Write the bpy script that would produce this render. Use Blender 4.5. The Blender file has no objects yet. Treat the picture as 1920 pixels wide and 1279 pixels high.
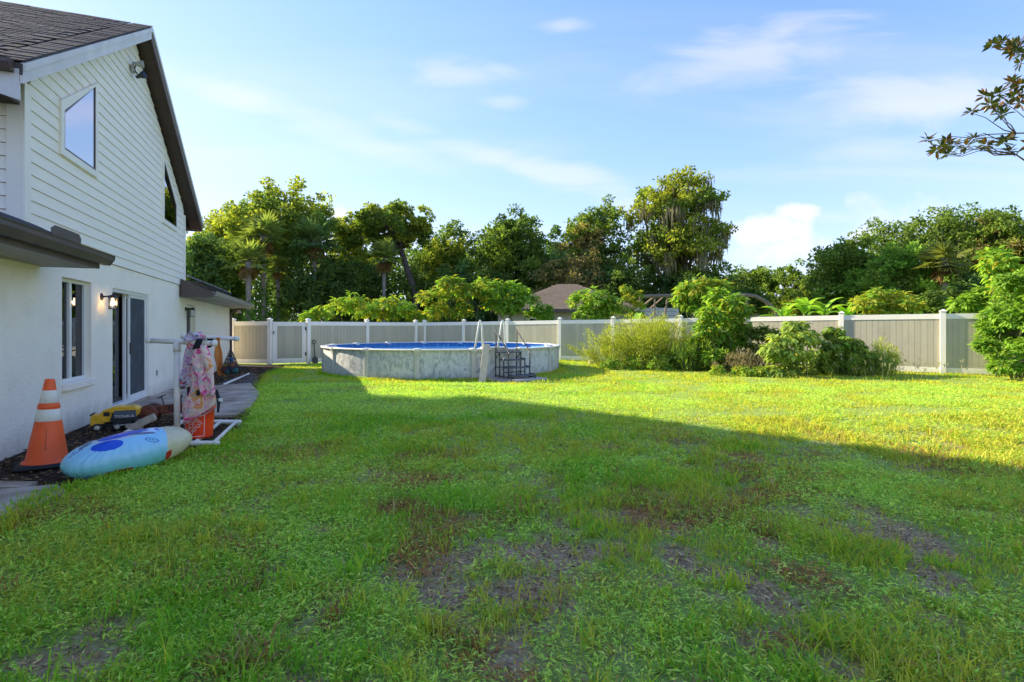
import bpy, math, random
import numpy as np
from mathutils import Vector, Matrix, Euler

C = bpy.context.scene.collection
SC = bpy.context.scene
R = math.radians

# ------------------------------------------------------------------ camera, sky, sun, exposure
F = 1000.0                     # focal length in pixels of the 1920 wide photograph
HORIZON = 615.0
cam = bpy.data.cameras.new('camera')
cam.sensor_width = 36.0
cam.lens = 36.0 * F / 1920.0
cam.shift_y = (HORIZON - 639.5) / 1920.0
cam.clip_start = 0.05
cam.clip_end = 3000
camo = bpy.data.objects.new('camera', cam)
C.objects.link(camo)
camo.location = (0, 0, 1.5)
camo.rotation_euler = (R(90), 0, 0)
SC.camera = camo

SUN_EL = 26.2
SUN_AZ = -66.4                 # degrees from +Y towards +X (sun stands to the left, a little ahead)
sd = Vector((math.sin(R(SUN_AZ)) * math.cos(R(SUN_EL)), math.cos(R(SUN_AZ)) * math.cos(R(SUN_EL)), math.sin(R(SUN_EL))))
world = bpy.data.worlds.new('World')
SC.world = world
world.use_nodes = True
SKY_STRENGTH = 0.15
SKY_TINT = (0.47, 0.52, 1.2)
SKY_GAMMA = 1.25
SKY_KNEE = 1.5
SKY_REF = 5.0
SUN_STRENGTH = 2.0

def build_sky():
    nt = world.node_tree
    nt.nodes.clear()
    N = nt.nodes.new
    L = nt.links.new
    out = N('ShaderNodeOutputWorld')
    bg = N('ShaderNodeBackground')
    bg.inputs['Strength'].default_value = SKY_STRENGTH
    L(bg.outputs[0], out.inputs[0])
    sky = N('ShaderNodeTexSky')
    sky.sky_type = 'NISHITA'
    sky.sun_disc = False
    sky.sun_elevation = R(SUN_EL)
    sky.sun_rotation = R(SUN_AZ)
    sky.altitude = 0
    sky.air_density = 1.0
    sky.dust_density = 0.2
    sky.ozone_density = 2.0
    tc = N('ShaderNodeTexCoord')
    sep = N('ShaderNodeSeparateXYZ')
    L(tc.outputs['Generated'], sep.inputs[0])

    def math_(op, a, b=None, clamp=False):
        n = N('ShaderNodeMath'); n.operation = op; n.use_clamp = clamp
        for i, v in enumerate((a, b)):
            if v is None: continue
            if isinstance(v, (int, float)): n.inputs[i].default_value = v
            else: L(v, n.inputs[i])
        return n.outputs[0]

    x, y, z = sep.outputs
    zz = math_('MAXIMUM', z, 0.02)
    yy = math_('MAXIMUM', y, 0.02)
    # plane of high cloud: direction projected on a flat layer
    pxx = math_('DIVIDE', x, math_('ADD', zz, 0.06)); pyy = math_('DIVIDE', y, math_('ADD', zz, 0.06))
    comb = N('ShaderNodeCombineXYZ'); L(pxx, comb.inputs[0]); L(pyy, comb.inputs[1])
    mp = N('ShaderNodeMapping'); mp.inputs['Rotation'].default_value = (0, 0, R(-39)); mp.inputs['Scale'].default_value = (0.35, 1.5, 1)
    L(comb.outputs[0], mp.inputs[0])
    n1 = N('ShaderNodeTexNoise'); n1.inputs['Scale'].default_value = 0.9; n1.inputs['Detail'].default_value = 7; n1.inputs['Roughness'].default_value = 0.55
    n1.inputs['Distortion'].default_value = 0.5
    L(mp.outputs[0], n1.inputs['Vector'])
    def ramp(v, a, b, smooth=True):
        m = N('ShaderNodeMapRange'); m.interpolation_type = 'SMOOTHSTEP' if smooth else 'LINEAR'
        L(v, m.inputs[0]); m.inputs[1].default_value = a; m.inputs[2].default_value = b
        return m.outputs[0]
    cirrus = math_('MULTIPLY', ramp(n1.outputs[0], 0.42, 0.85), 0.22)
    # gnomonic coordinates round +Y for the single clouds
    u = math_('DIVIDE', x, yy); v = math_('DIVIDE', z, yy)
    front = ramp(y, 0.05, 0.25)
    cuv = N('ShaderNodeCombineXYZ'); L(u, cuv.inputs[0]); L(v, cuv.inputs[1])
    n2 = N('ShaderNodeTexNoise'); n2.inputs['Scale'].default_value = 13; n2.inputs['Detail'].default_value = 8; n2.inputs['Roughness'].default_value = 0.62
    L(cuv.outputs[0], n2.inputs['Vector'])
    mp3 = N('ShaderNodeMapping'); mp3.inputs['Rotation'].default_value = (0, 0, R(-12)); mp3.inputs['Scale'].default_value = (2.2, 7.0, 1)
    L(cuv.outputs[0], mp3.inputs[0])
    n3 = N('ShaderNodeTexNoise'); n3.inputs['Scale'].default_value = 1.6; n3.inputs['Detail'].default_value = 8; n3.inputs['Roughness'].default_value = 0.5
    n3.inputs['Distortion'].default_value = 0.7
    L(mp3.outputs[0], n3.inputs['Vector'])
    def blob(px, py, rx, ry, noise, amount, amp=1.0, rot=0.0):
        cu = (px - 960) / F; cv = (HORIZON - py) / F
        du = math_('SUBTRACT', u, cu); dv = math_('SUBTRACT', v, cv)
        if rot:
            c_, s_ = math.cos(R(rot)), math.sin(R(rot))
            a = math_('ADD', math_('MULTIPLY', du, c_), math_('MULTIPLY', dv, s_))
            b = math_('SUBTRACT', math_('MULTIPLY', dv, c_), math_('MULTIPLY', du, s_))
            du, dv = a, b
        a = math_('MULTIPLY', du, F / rx); b = math_('MULTIPLY', dv, F / ry)
        d = math_('SQRT', math_('ADD', math_('MULTIPLY', a, a), math_('MULTIPLY', b, b)))
        val = math_('ADD', math_('SUBTRACT', 1.0, d), math_('MULTIPLY', math_('SUBTRACT', noise, 0.5), amp))
        return math_('MULTIPLY', ramp(val, 0.0, 0.9), amount)
    wisps = [blob(1430, 95, 260, 60, n3.outputs[0], 0.22, 2.6, 12), blob(870, 142, 130, 34, n3.outputs[0], 0.21, 2.6),
             blob(1060, 48, 110, 26, n3.outputs[0], 0.20, 2.6), blob(1720, 190, 300, 60, n3.outputs[0], 0.25, 2.6, 8),
             blob(950, 190, 70, 20, n3.outputs[0], 0.15, 2.4), blob(1640, 285, 240, 40, n3.outputs[0], 0.11, 2.4),
             blob(1000, 320, 330, 36, n3.outputs[0], 0.25, 2.8, -17), blob(620, 240, 330, 36, n3.outputs[0], 0.14, 2.8, -20),
             blob(420, 178, 180, 24, n3.outputs[0], 0.11, 2.6, -18)]
    puffs = [blob(1440, 432, 88, 42, n2.outputs[0], 0.95, 2.6), blob(1505, 398, 56, 24, n2.outputs[0], 0.8, 2.6),
             blob(1480, 470, 120, 46, n2.outputs[0], 0.6, 2.6), blob(1630, 440, 60, 26, n2.outputs[0], 0.7, 2.6),
             blob(640, 412, 46, 26, n2.outputs[0], 0.75, 2.6), blob(1700, 420, 160, 60, n2.outputs[0], 0.3, 2.6), blob(700, 440, 90, 40, n2.outputs[0], 0.35, 2.6)]
    tot = cirrus
    for k, b in enumerate(wisps + puffs):
        tot = math_('MAXIMUM', tot, math_('MULTIPLY', b, front)) if k >= len(wisps) else math_('ADD', tot, math_('MULTIPLY', b, front))
    tot = math_('MINIMUM', tot, 0.96)
    hs = N('ShaderNodeMix'); hs.data_type = 'RGBA'; hs.blend_type = 'MULTIPLY'; hs.inputs['Factor'].default_value = 1.0
    # deeper blue away from the bright horizon: a power curve on the sky's own colour
    gs = N('ShaderNodeVectorMath'); gs.operation = 'SCALE'; L(sky.outputs[0], gs.inputs[0]); gs.inputs['Scale'].default_value = 1.0 / SKY_REF
    gm = N('ShaderNodeGamma'); L(gs.outputs[0], gm.inputs['Color']); gm.inputs['Gamma'].default_value = SKY_GAMMA
    ge = N('ShaderNodeVectorMath'); ge.operation = 'SCALE'; L(gm.outputs[0], ge.inputs[0]); ge.inputs['Scale'].default_value = SKY_REF
    L(ge.outputs[0], hs.inputs[6]); hs.inputs[7].default_value = (*SKY_TINT, 1)
    mix = N('ShaderNodeMix'); mix.data_type = 'RGBA'
    L(tot, mix.inputs['Factor']); L(hs.outputs[2], mix.inputs[6])
    mix.inputs[7].default_value = (2.7, 2.75, 3.3, 1)
    # soft shoulder so that the bright horizon keeps its blue
    ad = N('ShaderNodeVectorMath'); ad.operation = 'ADD'; L(mix.outputs[2], ad.inputs[0]); ad.inputs[1].default_value = (SKY_KNEE,) * 3
    dv = N('ShaderNodeVectorMath'); dv.operation = 'DIVIDE'; L(mix.outputs[2], dv.inputs[0]); L(ad.outputs[0], dv.inputs[1])
    ml = N('ShaderNodeVectorMath'); ml.operation = 'SCALE'; L(dv.outputs[0], ml.inputs[0]); ml.inputs['Scale'].default_value = SKY_KNEE * 1.36
    L(ml.outputs[0], bg.inputs['Color'])
build_sky()

sun = bpy.data.lights.new('sun', 'SUN')
sun.energy = SUN_STRENGTH
sun.angle = R(0.6)
sun.color = (1.0, 0.88, 0.64)
suno = bpy.data.objects.new('sun', sun)
C.objects.link(suno)
suno.rotation_euler = sd.to_track_quat('Z', 'Y').to_euler()
suno.location = (-30, 12, 20)

SC.view_settings.view_transform = 'Standard'
SC.view_settings.look = 'None'
SC.view_settings.exposure = 2.52
SC.view_settings.gamma = 1.0
SC.view_settings.use_curve_mapping = False
SC.cycles.max_bounces = 12
SC.cycles.diffuse_bounces = 10
SC.cycles.transparent_max_bounces = 8
SC.cycles.use_denoising = True

# ------------------------------------------------------------------ helpers
def tag(o, label=None, cat=None, group=None, kind=None):
    if label: o['label'] = label
    if cat: o['category'] = cat
    if group: o['group'] = group
    if kind: o['kind'] = kind
    return o

def empty(name, loc=(0, 0, 0), rz=0, label=None, cat=None, group=None, parent=None):
    o = bpy.data.objects.new(name, None)
    o.empty_display_size = 0.2
    C.objects.link(o)
    o.location = loc
    o.rotation_euler = (0, 0, rz)
    if parent: o.parent = parent
    return tag(o, label, cat, group)

def gpt(px, py):
    """ground point seen at a pixel of the photograph"""
    Y = 1500.0 / (py - HORIZON)
    return (px - 960) / F * Y, Y

def at(px, py, Y):
    return Vector(((px - 960) / F * Y, Y, 1.5 + (HORIZON - py) / F * Y))

class MB:
    def __init__(s):
        s.v = []; s.f = []
    def add(s, verts, faces):
        k = len(s.v)
        s.v += [tuple(p) for p in verts]
        s.f += [tuple(i + k for i in f) for f in faces]
        return s
    def box(s, x0, x1, y0, y1, z0, z1, m=None):
        vs = [Vector(p) for p in ((x0, y0, z0), (x1, y0, z0), (x1, y1, z0), (x0, y1, z0), (x0, y0, z1), (x1, y0, z1), (x1, y1, z1), (x0, y1, z1))]
        if m is not None: vs = [m @ p for p in vs]
        return s.add(vs, [(0, 3, 2, 1), (4, 5, 6, 7), (0, 1, 5, 4), (1, 2, 6, 5), (2, 3, 7, 6), (3, 0, 4, 7)])
    def cbox(s, c, size, m=None):
        a, b, d = size
        mm = Matrix.Translation(c) @ (m if m is not None else Matrix())
        return s.box(-a / 2, a / 2, -b / 2, b / 2, -d / 2, d / 2, mm)
    def bbox(s, x0, x1, y0, y1, z0, z1, b=0.01, m=None):
        """box with chamfered vertical edges and top"""
        def ring(i, z):
            X0, X1, Y0, Y1 = x0 + i, x1 - i, y0 + i, y1 - i
            return [(X0 + b, Y0, z), (X1 - b, Y0, z), (X1, Y0 + b, z), (X1, Y1 - b, z), (X1 - b, Y1, z), (X0 + b, Y1, z), (X0, Y1 - b, z), (X0, Y0 + b, z)]
        rings = [ring(b, z0), ring(0, z0 + b), ring(0, z1 - b), ring(b, z1)]
        return s.rings(rings, m)
    def rings(s, rings, m=None, cap=True, closed=True):
        n = len(rings[0])
        vs = [Vector(p) for r in rings for p in r]
        if m is not None: vs = [m @ p for p in vs]
        fs = []
        for k in range(len(rings) - 1):
            for i in range(n if closed else n - 1):
                j = (i + 1) % n
                fs.append((k * n + i, k * n + j, (k + 1) * n + j, (k + 1) * n + i))
        if cap:
            fs.append(tuple(reversed(range(n))))
            fs.append(tuple(range((len(rings) - 1) * n, len(rings) * n)))
        return s.add(vs, fs)
    def prism(s, poly, axis, a, b, m=None):
        """polygon in the two other axes, pushed from a to b along axis 0, 1 or 2"""
        def P(p, w):
            q = list(p); q.insert(axis, w); return q
        n = len(poly)
        vs = [Vector(P(p, a)) for p in poly] + [Vector(P(p, b)) for p in poly]
        if m is not None: vs = [m @ p for p in vs]
        fs = [tuple(range(n)), tuple(reversed(range(n, 2 * n)))] + [(i, i + n, (i + 1) % n + n, (i + 1) % n) for i in range(n)]
        return s.add(vs, fs)
    def ring_prism(s, outer, inner, axis, a, b):
        def P(p, w):
            q = list(p); q.insert(axis, w); return q
        n = len(outer)
        vs = [P(p, w) for w in (a, b) for poly in (outer, inner) for p in poly]
        oa, ia, ob, ib = 0, n, 2 * n, 3 * n
        fs = []
        for i in range(n):
            j = (i + 1) % n
            fs += [(oa + i, oa + j, ia + j, ia + i), (ob + i, ib + i, ib + j, ob + j), (oa + i, ob + i, ob + j, oa + j), (ia + i, ia + j, ib + j, ib + i)]
        return s.add(vs, fs)
    def tube(s, pts, rad, n=8, cap=True):
        pts = [Vector(p) for p in pts]
        if not isinstance(rad, (list, tuple)): rad = [rad] * len(pts)
        rings = []
        prev = None
        for i, p in enumerate(pts):
            d = (pts[min(i + 1, len(pts) - 1)] - pts[max(i - 1, 0)])
            if d.length < 1e-9: d = Vector((0, 0, 1))
            d.normalize()
            if prev is None:
                ref = Vector((0, 0, 1)) if abs(d.z) < 0.9 else Vector((1, 0, 0))
                u = d.cross(ref).normalized()
            else:
                u = (prev - d * prev.dot(d)).normalized()
            prev = u
            w = d.cross(u)
            rings.append([p + (u * math.cos(a) + w * math.sin(a)) * rad[i] for a in [2 * math.pi * k / n for k in range(n)]])
        return s.rings(rings, None, cap)
    def lathe(s, prof, n=24, m=None, cap=True):
        rings = [[(r * math.cos(2 * math.pi * k / n), r * math.sin(2 * math.pi * k / n), z) for k in range(n)] for r, z in prof]
        return s.rings(rings, m, cap)
    def build(s, name, mat=None, parent=None, smooth=False, kind=None, mats=None, mi=None):
        me = bpy.data.meshes.new(name)
        me.from_pydata(s.v, [], s.f)
        me.validate()
        if mats:
            for q in mats: me.materials.append(q)
        elif mat: me.materials.append(mat)
        if smooth:
            me.polygons.foreach_set('use_smooth', [True] * len(me.polygons))
        o = bpy.data.objects.new(name, me)
        C.objects.link(o)
        if parent: o.parent = parent
        if kind: o['kind'] = kind
        return o

def fix_normals(o):
    import bmesh
    bm = bmesh.new(); bm.from_mesh(o.data)
    bmesh.ops.recalc_face_normals(bm, faces=bm.faces)
    bm.to_mesh(o.data); bm.free()

def inst(src, name=None, parent=None, loc=None, rot=None, scale=None):
    c = src.copy()
    C.objects.link(c)
    c.parent = parent
    if loc is not None: c.location = loc
    if rot is not None: c.rotation_euler = rot
    if scale is not None: c.scale = scale
    return c

def mesh_np(name, V, quads=None, tris=None, col=None, mat=None, parent=None, kind=None, smooth=False):
    me = bpy.data.meshes.new(name)
    V = np.asarray(V, np.float32)
    me.vertices.add(len(V)); me.vertices.foreach_set('co', V.ravel())
    idx = []; tot = []
    if quads is not None and len(quads): idx.append(np.asarray(quads, np.int32).ravel()); tot.append(np.full(len(quads), 4, np.int32))
    if tris is not None and len(tris): idx.append(np.asarray(tris, np.int32).ravel()); tot.append(np.full(len(tris), 3, np.int32))
    idx = np.concatenate(idx); tot = np.concatenate(tot)
    st = np.concatenate([[0], np.cumsum(tot)[:-1]]).astype(np.int32)
    me.loops.add(len(idx)); me.loops.foreach_set('vertex_index', idx)
    me.polygons.add(len(tot)); me.polygons.foreach_set('loop_start', st)
    if smooth: me.polygons.foreach_set('use_smooth', np.ones(len(tot), bool))
    if col is not None:
        a = me.attributes.new('tint', 'FLOAT_COLOR', 'POINT')
        c = np.ones((len(V), 4), np.float32); c[:, :3] = col
        a.data.foreach_set('color', c.ravel())
    me.update(calc_edges=True)
    if mat: me.materials.append(mat)
    o = bpy.data.objects.new(name, me)
    C.objects.link(o)
    if parent: o.parent = parent
    if kind: o['kind'] = kind
    return o

# ------------------------------------------------------------------ materials
def mat(name, col, rough=0.6, var=0.12, scale=6.0, bump=0.0, bscale=60.0, spec=0.3, metal=0.0, dirt=None, stretch=None, emit=None, estr=0.0, detail=5):
    m = bpy.data.materials.new(name); m.use_nodes = True
    nt = m.node_tree; N = nt.nodes.new; L = nt.links.new
    b = nt.nodes['Principled BSDF']
    b.inputs['Roughness'].default_value = rough
    b.inputs['Specular IOR Level'].default_value = spec
    b.inputs['Metallic'].default_value = metal
    if emit:
        b.inputs['Emission Color'].default_value = (*emit, 1); b.inputs['Emission Strength'].default_value = estr
    g = N('ShaderNodeNewGeometry')
    vec = g.outputs['Position']
    if stretch:
        tcn = N('ShaderNodeTexCoord')
        mp = N('ShaderNodeMapping'); mp.inputs['Scale'].default_value = stretch
        L(tcn.outputs['Object'], mp.inputs[0]); vec = mp.outputs[0]
    n = N('ShaderNodeTexNoise'); n.inputs['Scale'].default_value = scale; n.inputs['Detail'].default_value = detail
    L(vec, n.inputs['Vector'])
    mr = N('ShaderNodeMapRange'); mr.inputs[1].default_value = 0.3; mr.inputs[2].default_value = 0.7
    L(n.outputs[0], mr.inputs[0])
    mx = N('ShaderNodeMix'); mx.data_type = 'RGBA'
    mx.inputs[6].default_value = (*[max(0, c * (1 - var)) for c in col], 1)
    mx.inputs[7].default_value = (*[min(1, c * (1 + var)) for c in col], 1)
    L(mr.outputs[0], mx.inputs['Factor'])
    outc = mx.outputs[2]
    if dirt:
        dcol, dscale, lo, hi = dirt
        n2 = N('ShaderNodeTexNoise'); n2.inputs['Scale'].default_value = dscale; n2.inputs['Detail'].default_value = 8; n2.inputs['Roughness'].default_value = 0.65
        L(vec, n2.inputs['Vector'])
        r2 = N('ShaderNodeMapRange'); r2.inputs[1].default_value = lo; r2.inputs[2].default_value = hi
        L(n2.outputs[0], r2.inputs[0])
        m2 = N('ShaderNodeMix'); m2.data_type = 'RGBA'
        L(r2.outputs[0], m2.inputs['Factor']); L(outc, m2.inputs[6]); m2.inputs[7].default_value = (*dcol, 1)
        outc = m2.outputs[2]
    L(outc, b.inputs['Base Color'])
    if bump:
        nb = N('ShaderNodeTexNoise'); nb.inputs['Scale'].default_value = bscale; nb.inputs['Detail'].default_value = 6
        L(vec, nb.inputs['Vector'])
        bp = N('ShaderNodeBump'); bp.inputs['Strength'].default_value = bump; bp.inputs['Distance'].default_value = 0.02
        L(nb.outputs[0], bp.inputs['Height']); L(bp.outputs[0], b.inputs['Normal'])
    return m

def leaf_mat(name, trans=0.35, rough=0.55, spec=0.25, tmul=(1.25, 1.3, 0.6)):
    m = bpy.data.materials.new(name); m.use_nodes = True
    nt = m.node_tree; N = nt.nodes.new; L = nt.links.new
    b = nt.nodes['Principled BSDF']; out = nt.nodes['Material Output']
    b.inputs['Roughness'].default_value = rough
    b.inputs['Specular IOR Level'].default_value = spec
    a = N('ShaderNodeAttribute'); a.attribute_name = 'tint'
    L(a.outputs['Color'], b.inputs['Base Color'])
    t = N('ShaderNodeBsdfTranslucent')
    vm = N('ShaderNodeVectorMath'); vm.operation = 'MULTIPLY'; vm.inputs[1].default_value = tmul
    L(a.outputs['Color'], vm.inputs[0]); L(vm.outputs[0], t.inputs['Color'])
    mx = N('ShaderNodeMixShader'); mx.inputs[0].default_value = trans
    L(b.outputs[0], mx.inputs[1]); L(t.outputs[0], mx.inputs[2]); L(mx.outputs[0], out.inputs[0])
    return m

M = {}
M['stucco'] = mat('stucco', (0.94, 0.86, 0.74), 0.9, 0.02, 1.2, 0.55, 38, 0.15, dirt=((0.80, 0.72, 0.60), 1.6, 0.52, 0.9))
def weather(m, col, z0, z1, amount):
    nt = m.node_tree; N = nt.nodes.new; L = nt.links.new; b = nt.nodes['Principled BSDF']
    src = b.inputs['Base Color'].links[0].from_socket
    g = N('ShaderNodeNewGeometry'); s = N('ShaderNodeSeparateXYZ'); L(g.outputs['Position'], s.inputs[0])
    n = N('ShaderNodeTexNoise'); n.inputs['Scale'].default_value = 5.0; n.inputs['Detail'].default_value = 8; n.inputs['Roughness'].default_value = 0.7; L(g.outputs['Position'], n.inputs['Vector'])
    ma = N('ShaderNodeMath'); ma.operation = 'MULTIPLY_ADD'; L(n.outputs[0], ma.inputs[0]); ma.inputs[1].default_value = -(z1 - z0) * 1.6; L(s.outputs[2], ma.inputs[2])
    r = N('ShaderNodeMapRange'); r.inputs[1].default_value = z0 - (z1 - z0) * .8; r.inputs[2].default_value = z1 - (z1 - z0) * .8; r.inputs[3].default_value = amount; r.inputs[4].default_value = 0.0; L(ma.outputs[0], r.inputs[0])
    x = N('ShaderNodeMix'); x.data_type = 'RGBA'; L(r.outputs[0], x.inputs['Factor']); L(src, x.inputs[6]); x.inputs[7].default_value = (*col, 1)
    L(x.outputs[2], b.inputs['Base Color'])
weather(M['stucco'], (0.40, 0.34, 0.26), 0.0, 0.34, 0.55)
M['white_paint'] = mat('white_paint', (0.90, 0.84, 0.74), 0.5, 0.03, 3, 0.06, 30, 0.3)
M['siding'] = mat('siding_paint', (0.93, 0.86, 0.75), 0.55, 0.03, 2.0, 0.12, 55, 0.3, stretch=(8, 1, 8))
M['sheathing'] = mat('sheathing', (0.50, 0.49, 0.47), 0.8)
M['fascia_white'] = mat('fascia_paint', (0.66, 0.63, 0.62), 0.5, 0.10, 2.5, 0.05, 20, 0.35)
M['brown'] = mat('brown_metal', (0.10, 0.070, 0.062), 0.42, 0.14, 3, 0.03, 20, 0.45)
M['brown_soffit'] = mat('brown_soffit', (0.075, 0.050, 0.043), 0.6, 0.12, 3)
M['vinyl_soffit'] = mat('vinyl_soffit', (0.36, 0.33, 0.29), 0.55, 0.05, 3)
M['roof_under'] = mat('roof_underlay', (0.085, 0.075, 0.075), 0.9, 0.3, 4)
M['door_brown'] = mat('door_brown', (0.035, 0.028, 0.027), 0.45)
M['vinyl_white'] = mat('vinyl_white', (0.90, 0.84, 0.75), 0.38, 0.03, 1.2, 0, 10, 0.45)
M['vinyl_frame'] = mat('vinyl_window_frame', (0.78, 0.77, 0.73), 0.35, 0.03, 2, spec=0.45)
M['screen'] = mat('insect_screen', (0.06, 0.068, 0.08), 0.75, 0.18, 1.6, spec=0.25, dirt=((0.13, 0.145, 0.16), 3.0, 0.5, 0.8))
M['dark_iron'] = mat('dark_iron', (0.02, 0.02, 0.024), 0.45, spec=0.5)
M['curtain'] = mat('curtain', (0.16, 0.17, 0.20), 0.9, 0.2, 3)
M['room_dark'] = mat('dark_room', (0.03, 0.03, 0.034), 0.9)
M['concrete'] = mat('concrete', (0.50, 0.41, 0.315), 0.9, 0.14, 1.6, 0.3, 60, 0.15, dirt=((0.22, 0.155, 0.105), 2.2, 0.42, 0.70))
M['pvc'] = mat('pvc_pipe', (0.84, 0.78, 0.68), 0.4, 0.06, 8, spec=0.4, dirt=((0.34, 0.31, 0.26), 5, 0.58, 0.8))
M['bark'] = mat('bark', (0.115, 0.093, 0.075), 0.95, 0.35, 5, 0.8, 14, 0.1, stretch=None)
M['bark_pale'] = mat('bark_pale', (0.22, 0.19, 0.165), 0.95, 0.3, 4, 0.8, 14, 0.1)
M['stem'] = mat('green_stem', (0.11, 0.13, 0.05), 0.8, 0.3, 5)
M['leaf'] = leaf_mat('leaf', 0.45, 0.6, 0.12)
M['leaf_glossy'] = leaf_mat('leaf_glossy', 0.22, 0.34, 0.5)
M['grass'] = leaf_mat('grass_blade', 0.45, 0.8, 0.03, (1.25, 1.2, 0.5))
M['dry'] = leaf_mat('dry_matter', 0.1, 0.9, 0.05, (1, 1, 1))

def glass_mat(name, tint=(0.03, 0.035, 0.04), refl=0.35):
    m = bpy.data.materials.new(name); m.use_nodes = True
    nt = m.node_tree; N = nt.nodes.new; L = nt.links.new
    out = nt.nodes['Material Output']; nt.nodes.remove(nt.nodes['Principled BSDF'])
    t = N('ShaderNodeBsdfTransparent'); t.inputs[0].default_value = (*[0.55 + c for c in tint], 1)
    g = N('ShaderNodeBsdfGlossy'); g.inputs['Roughness'].default_value = 0.015; g.inputs[0].default_value = (0.52, 0.54, 0.58, 1)
    f = N('ShaderNodeFresnel'); f.inputs['IOR'].default_value = 1.55
    mu = N('ShaderNodeMath'); mu.operation = 'MULTIPLY_ADD'; mu.use_clamp = True
    L(f.outputs[0], mu.inputs[0]); mu.inputs[1].default_value = 1.35; mu.inputs[2].default_value = refl * 0.12
    mx = N('ShaderNodeMixShader'); L(mu.outputs[0], mx.inputs[0]); L(t.outputs[0], mx.inputs[1]); L(g.outputs[0], mx.inputs[2])
    L(mx.outputs[0], out.inputs[0])
    return m
M['glass'] = glass_mat('window_glass')

weather(M['vinyl_white'], (0.42, 0.40, 0.27), 0.0, 0.22, 0.5)
# ------------------------------------------------------------------ noise on numpy arrays
def _hash(ix, iy, seed):
    h = (ix.astype(np.int64) * 374761393 + iy.astype(np.int64) * 668265263 + seed * 1442695041) & 0xFFFFFFFF
    h = ((h ^ (h >> 13)) * 1274126177) & 0xFFFFFFFF
    h = h ^ (h >> 16)
    return (h & 0xFFFFFF) / float(0xFFFFFF)

def vnoise(x, y, scale, seed=0, octaves=3):
    tot = 0; amp = 1; norm = 0
    for o in range(octaves):
        xs = x / scale * (2 ** o); ys = y / scale * (2 ** o)
        ix = np.floor(xs); iy = np.floor(ys); fx = xs - ix; fy = ys - iy
        fx = fx * fx * (3 - 2 * fx); fy = fy * fy * (3 - 2 * fy)
        a = _hash(ix, iy, seed + o * 17); b = _hash(ix + 1, iy, seed + o * 17); c = _hash(ix, iy + 1, seed + o * 17); d = _hash(ix + 1, iy + 1, seed + o * 17)
        tot = tot + amp * (a * (1 - fx) * (1 - fy) + b * fx * (1 - fy) + c * (1 - fx) * fy + d * fx * fy)
        norm += amp; amp *= 0.5
    return tot / norm

def in_poly(x, y, poly):
    r = np.zeros(np.shape(x), bool)
    n = len(poly); j = n - 1
    for i in range(n):
        xi, yi = poly[i]; xj, yj = poly[j]
        with np.errstate(divide='ignore', invalid='ignore'):
            c = ((yi > y) != (yj > y)) & (x < (xj - xi) * (y - yi) / (yj - yi + 1e-12) + xi)
        r ^= c; j = i
    return r

def unit(a):
    return a / np.maximum(np.linalg.norm(a, axis=-1, keepdims=True), 1e-9)

def leaves(P, D, Nn, L, W, fold=0.25):
    """folded two-triangle leaves: base at P, running along D, facing Nn"""
    D = unit(D); S = unit(np.cross(Nn, D)); Nn = np.cross(D, S)
    L = np.asarray(L).reshape(-1, 1); W = np.asarray(W).reshape(-1, 1)
    b = P; t = P + D * L
    m = P + D * L * 0.45
    l = m + S * W / 2 + Nn * W * fold; r = m - S * W / 2 + Nn * W * fold
    n = len(P)
    V = np.stack([b, l, t, r], 1).reshape(-1, 3)
    k = np.arange(n) * 4
    T = np.concatenate([np.stack([k, k + 2, k + 1], 1), np.stack([k, k + 3, k + 2], 1)])
    return V, T

def randdir(rng, n):
    return unit(rng.normal(size=(n, 3)))
# ------------------------------------------------------------------ ground and setting
HP = Vector((-5.72, 5.976, 0.0))
HA = math.atan2(0.339, 0.941)
_ca, _sa = math.cos(HA), math.sin(HA)
def hw(t, s, z=0.0):
    """house frame (t out of the wall, s along it) to world"""
    return Vector((HP.x + t * _ca - s * _sa, HP.y + t * _sa + s * _ca, z))

LAWN_EDGE = [gpt(*p) for p in ((0, 1010), (40, 965), (95, 932), (170, 915), (240, 893), (300, 870), (360, 856), (420, 840), (450, 815), (465, 780), (478, 745), (487, 720), (500, 702), (530, 690))]
MULCH = [(-6.5, 3.4)] + [(-3.75, 3.4)] + LAWN_EDGE + [(-9.2, 21.6), (-12.2, 22.2), (-12.5, 21.0)]
SLAB_STEP = [gpt(*p) for p in ((225, 772), (300, 738), (400, 727), (470, 722), (487, 741), (470, 768), (440, 784), (350, 786))]
SLAB_FRONT = [(-6.6, 4.72), (-4.75, 4.75), (-4.22, 4.95), (-3.98, 4.75), (-3.86, 4.15), (-3.9, 3.2), (-6.6, 3.2)]
SLAB_SMALL = [(-5.7, 4.86), (-4.46, 4.88), (-4.50, 5.06), (-5.6, 5.12)]
POOL_C = (-2.5, 19.5); POOL_R = 4.15; RIM_Z = 0.885
PHI = R(33)
def pool_pt(rad, ang, z):
    """point at a distance from the pool's centre; the angle runs from the side facing the camera towards the right"""
    return Vector((POOL_C[0] + rad * math.sin(ang), POOL_C[1] - rad * math.cos(ang), z))

def ground_material():
    m = mat('rough_ground', (0.13, 0.16, 0.055), 0.95, 0.4, 0.35, 0.6, 3, 0.1, dirt=((0.10, 0.085, 0.055), 0.5, 0.5, 0.8))
    return m
g = MB().box(-400, 400, -120, 700, -1.0, -0.03).build('ground', ground_material(), kind='structure')

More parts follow.
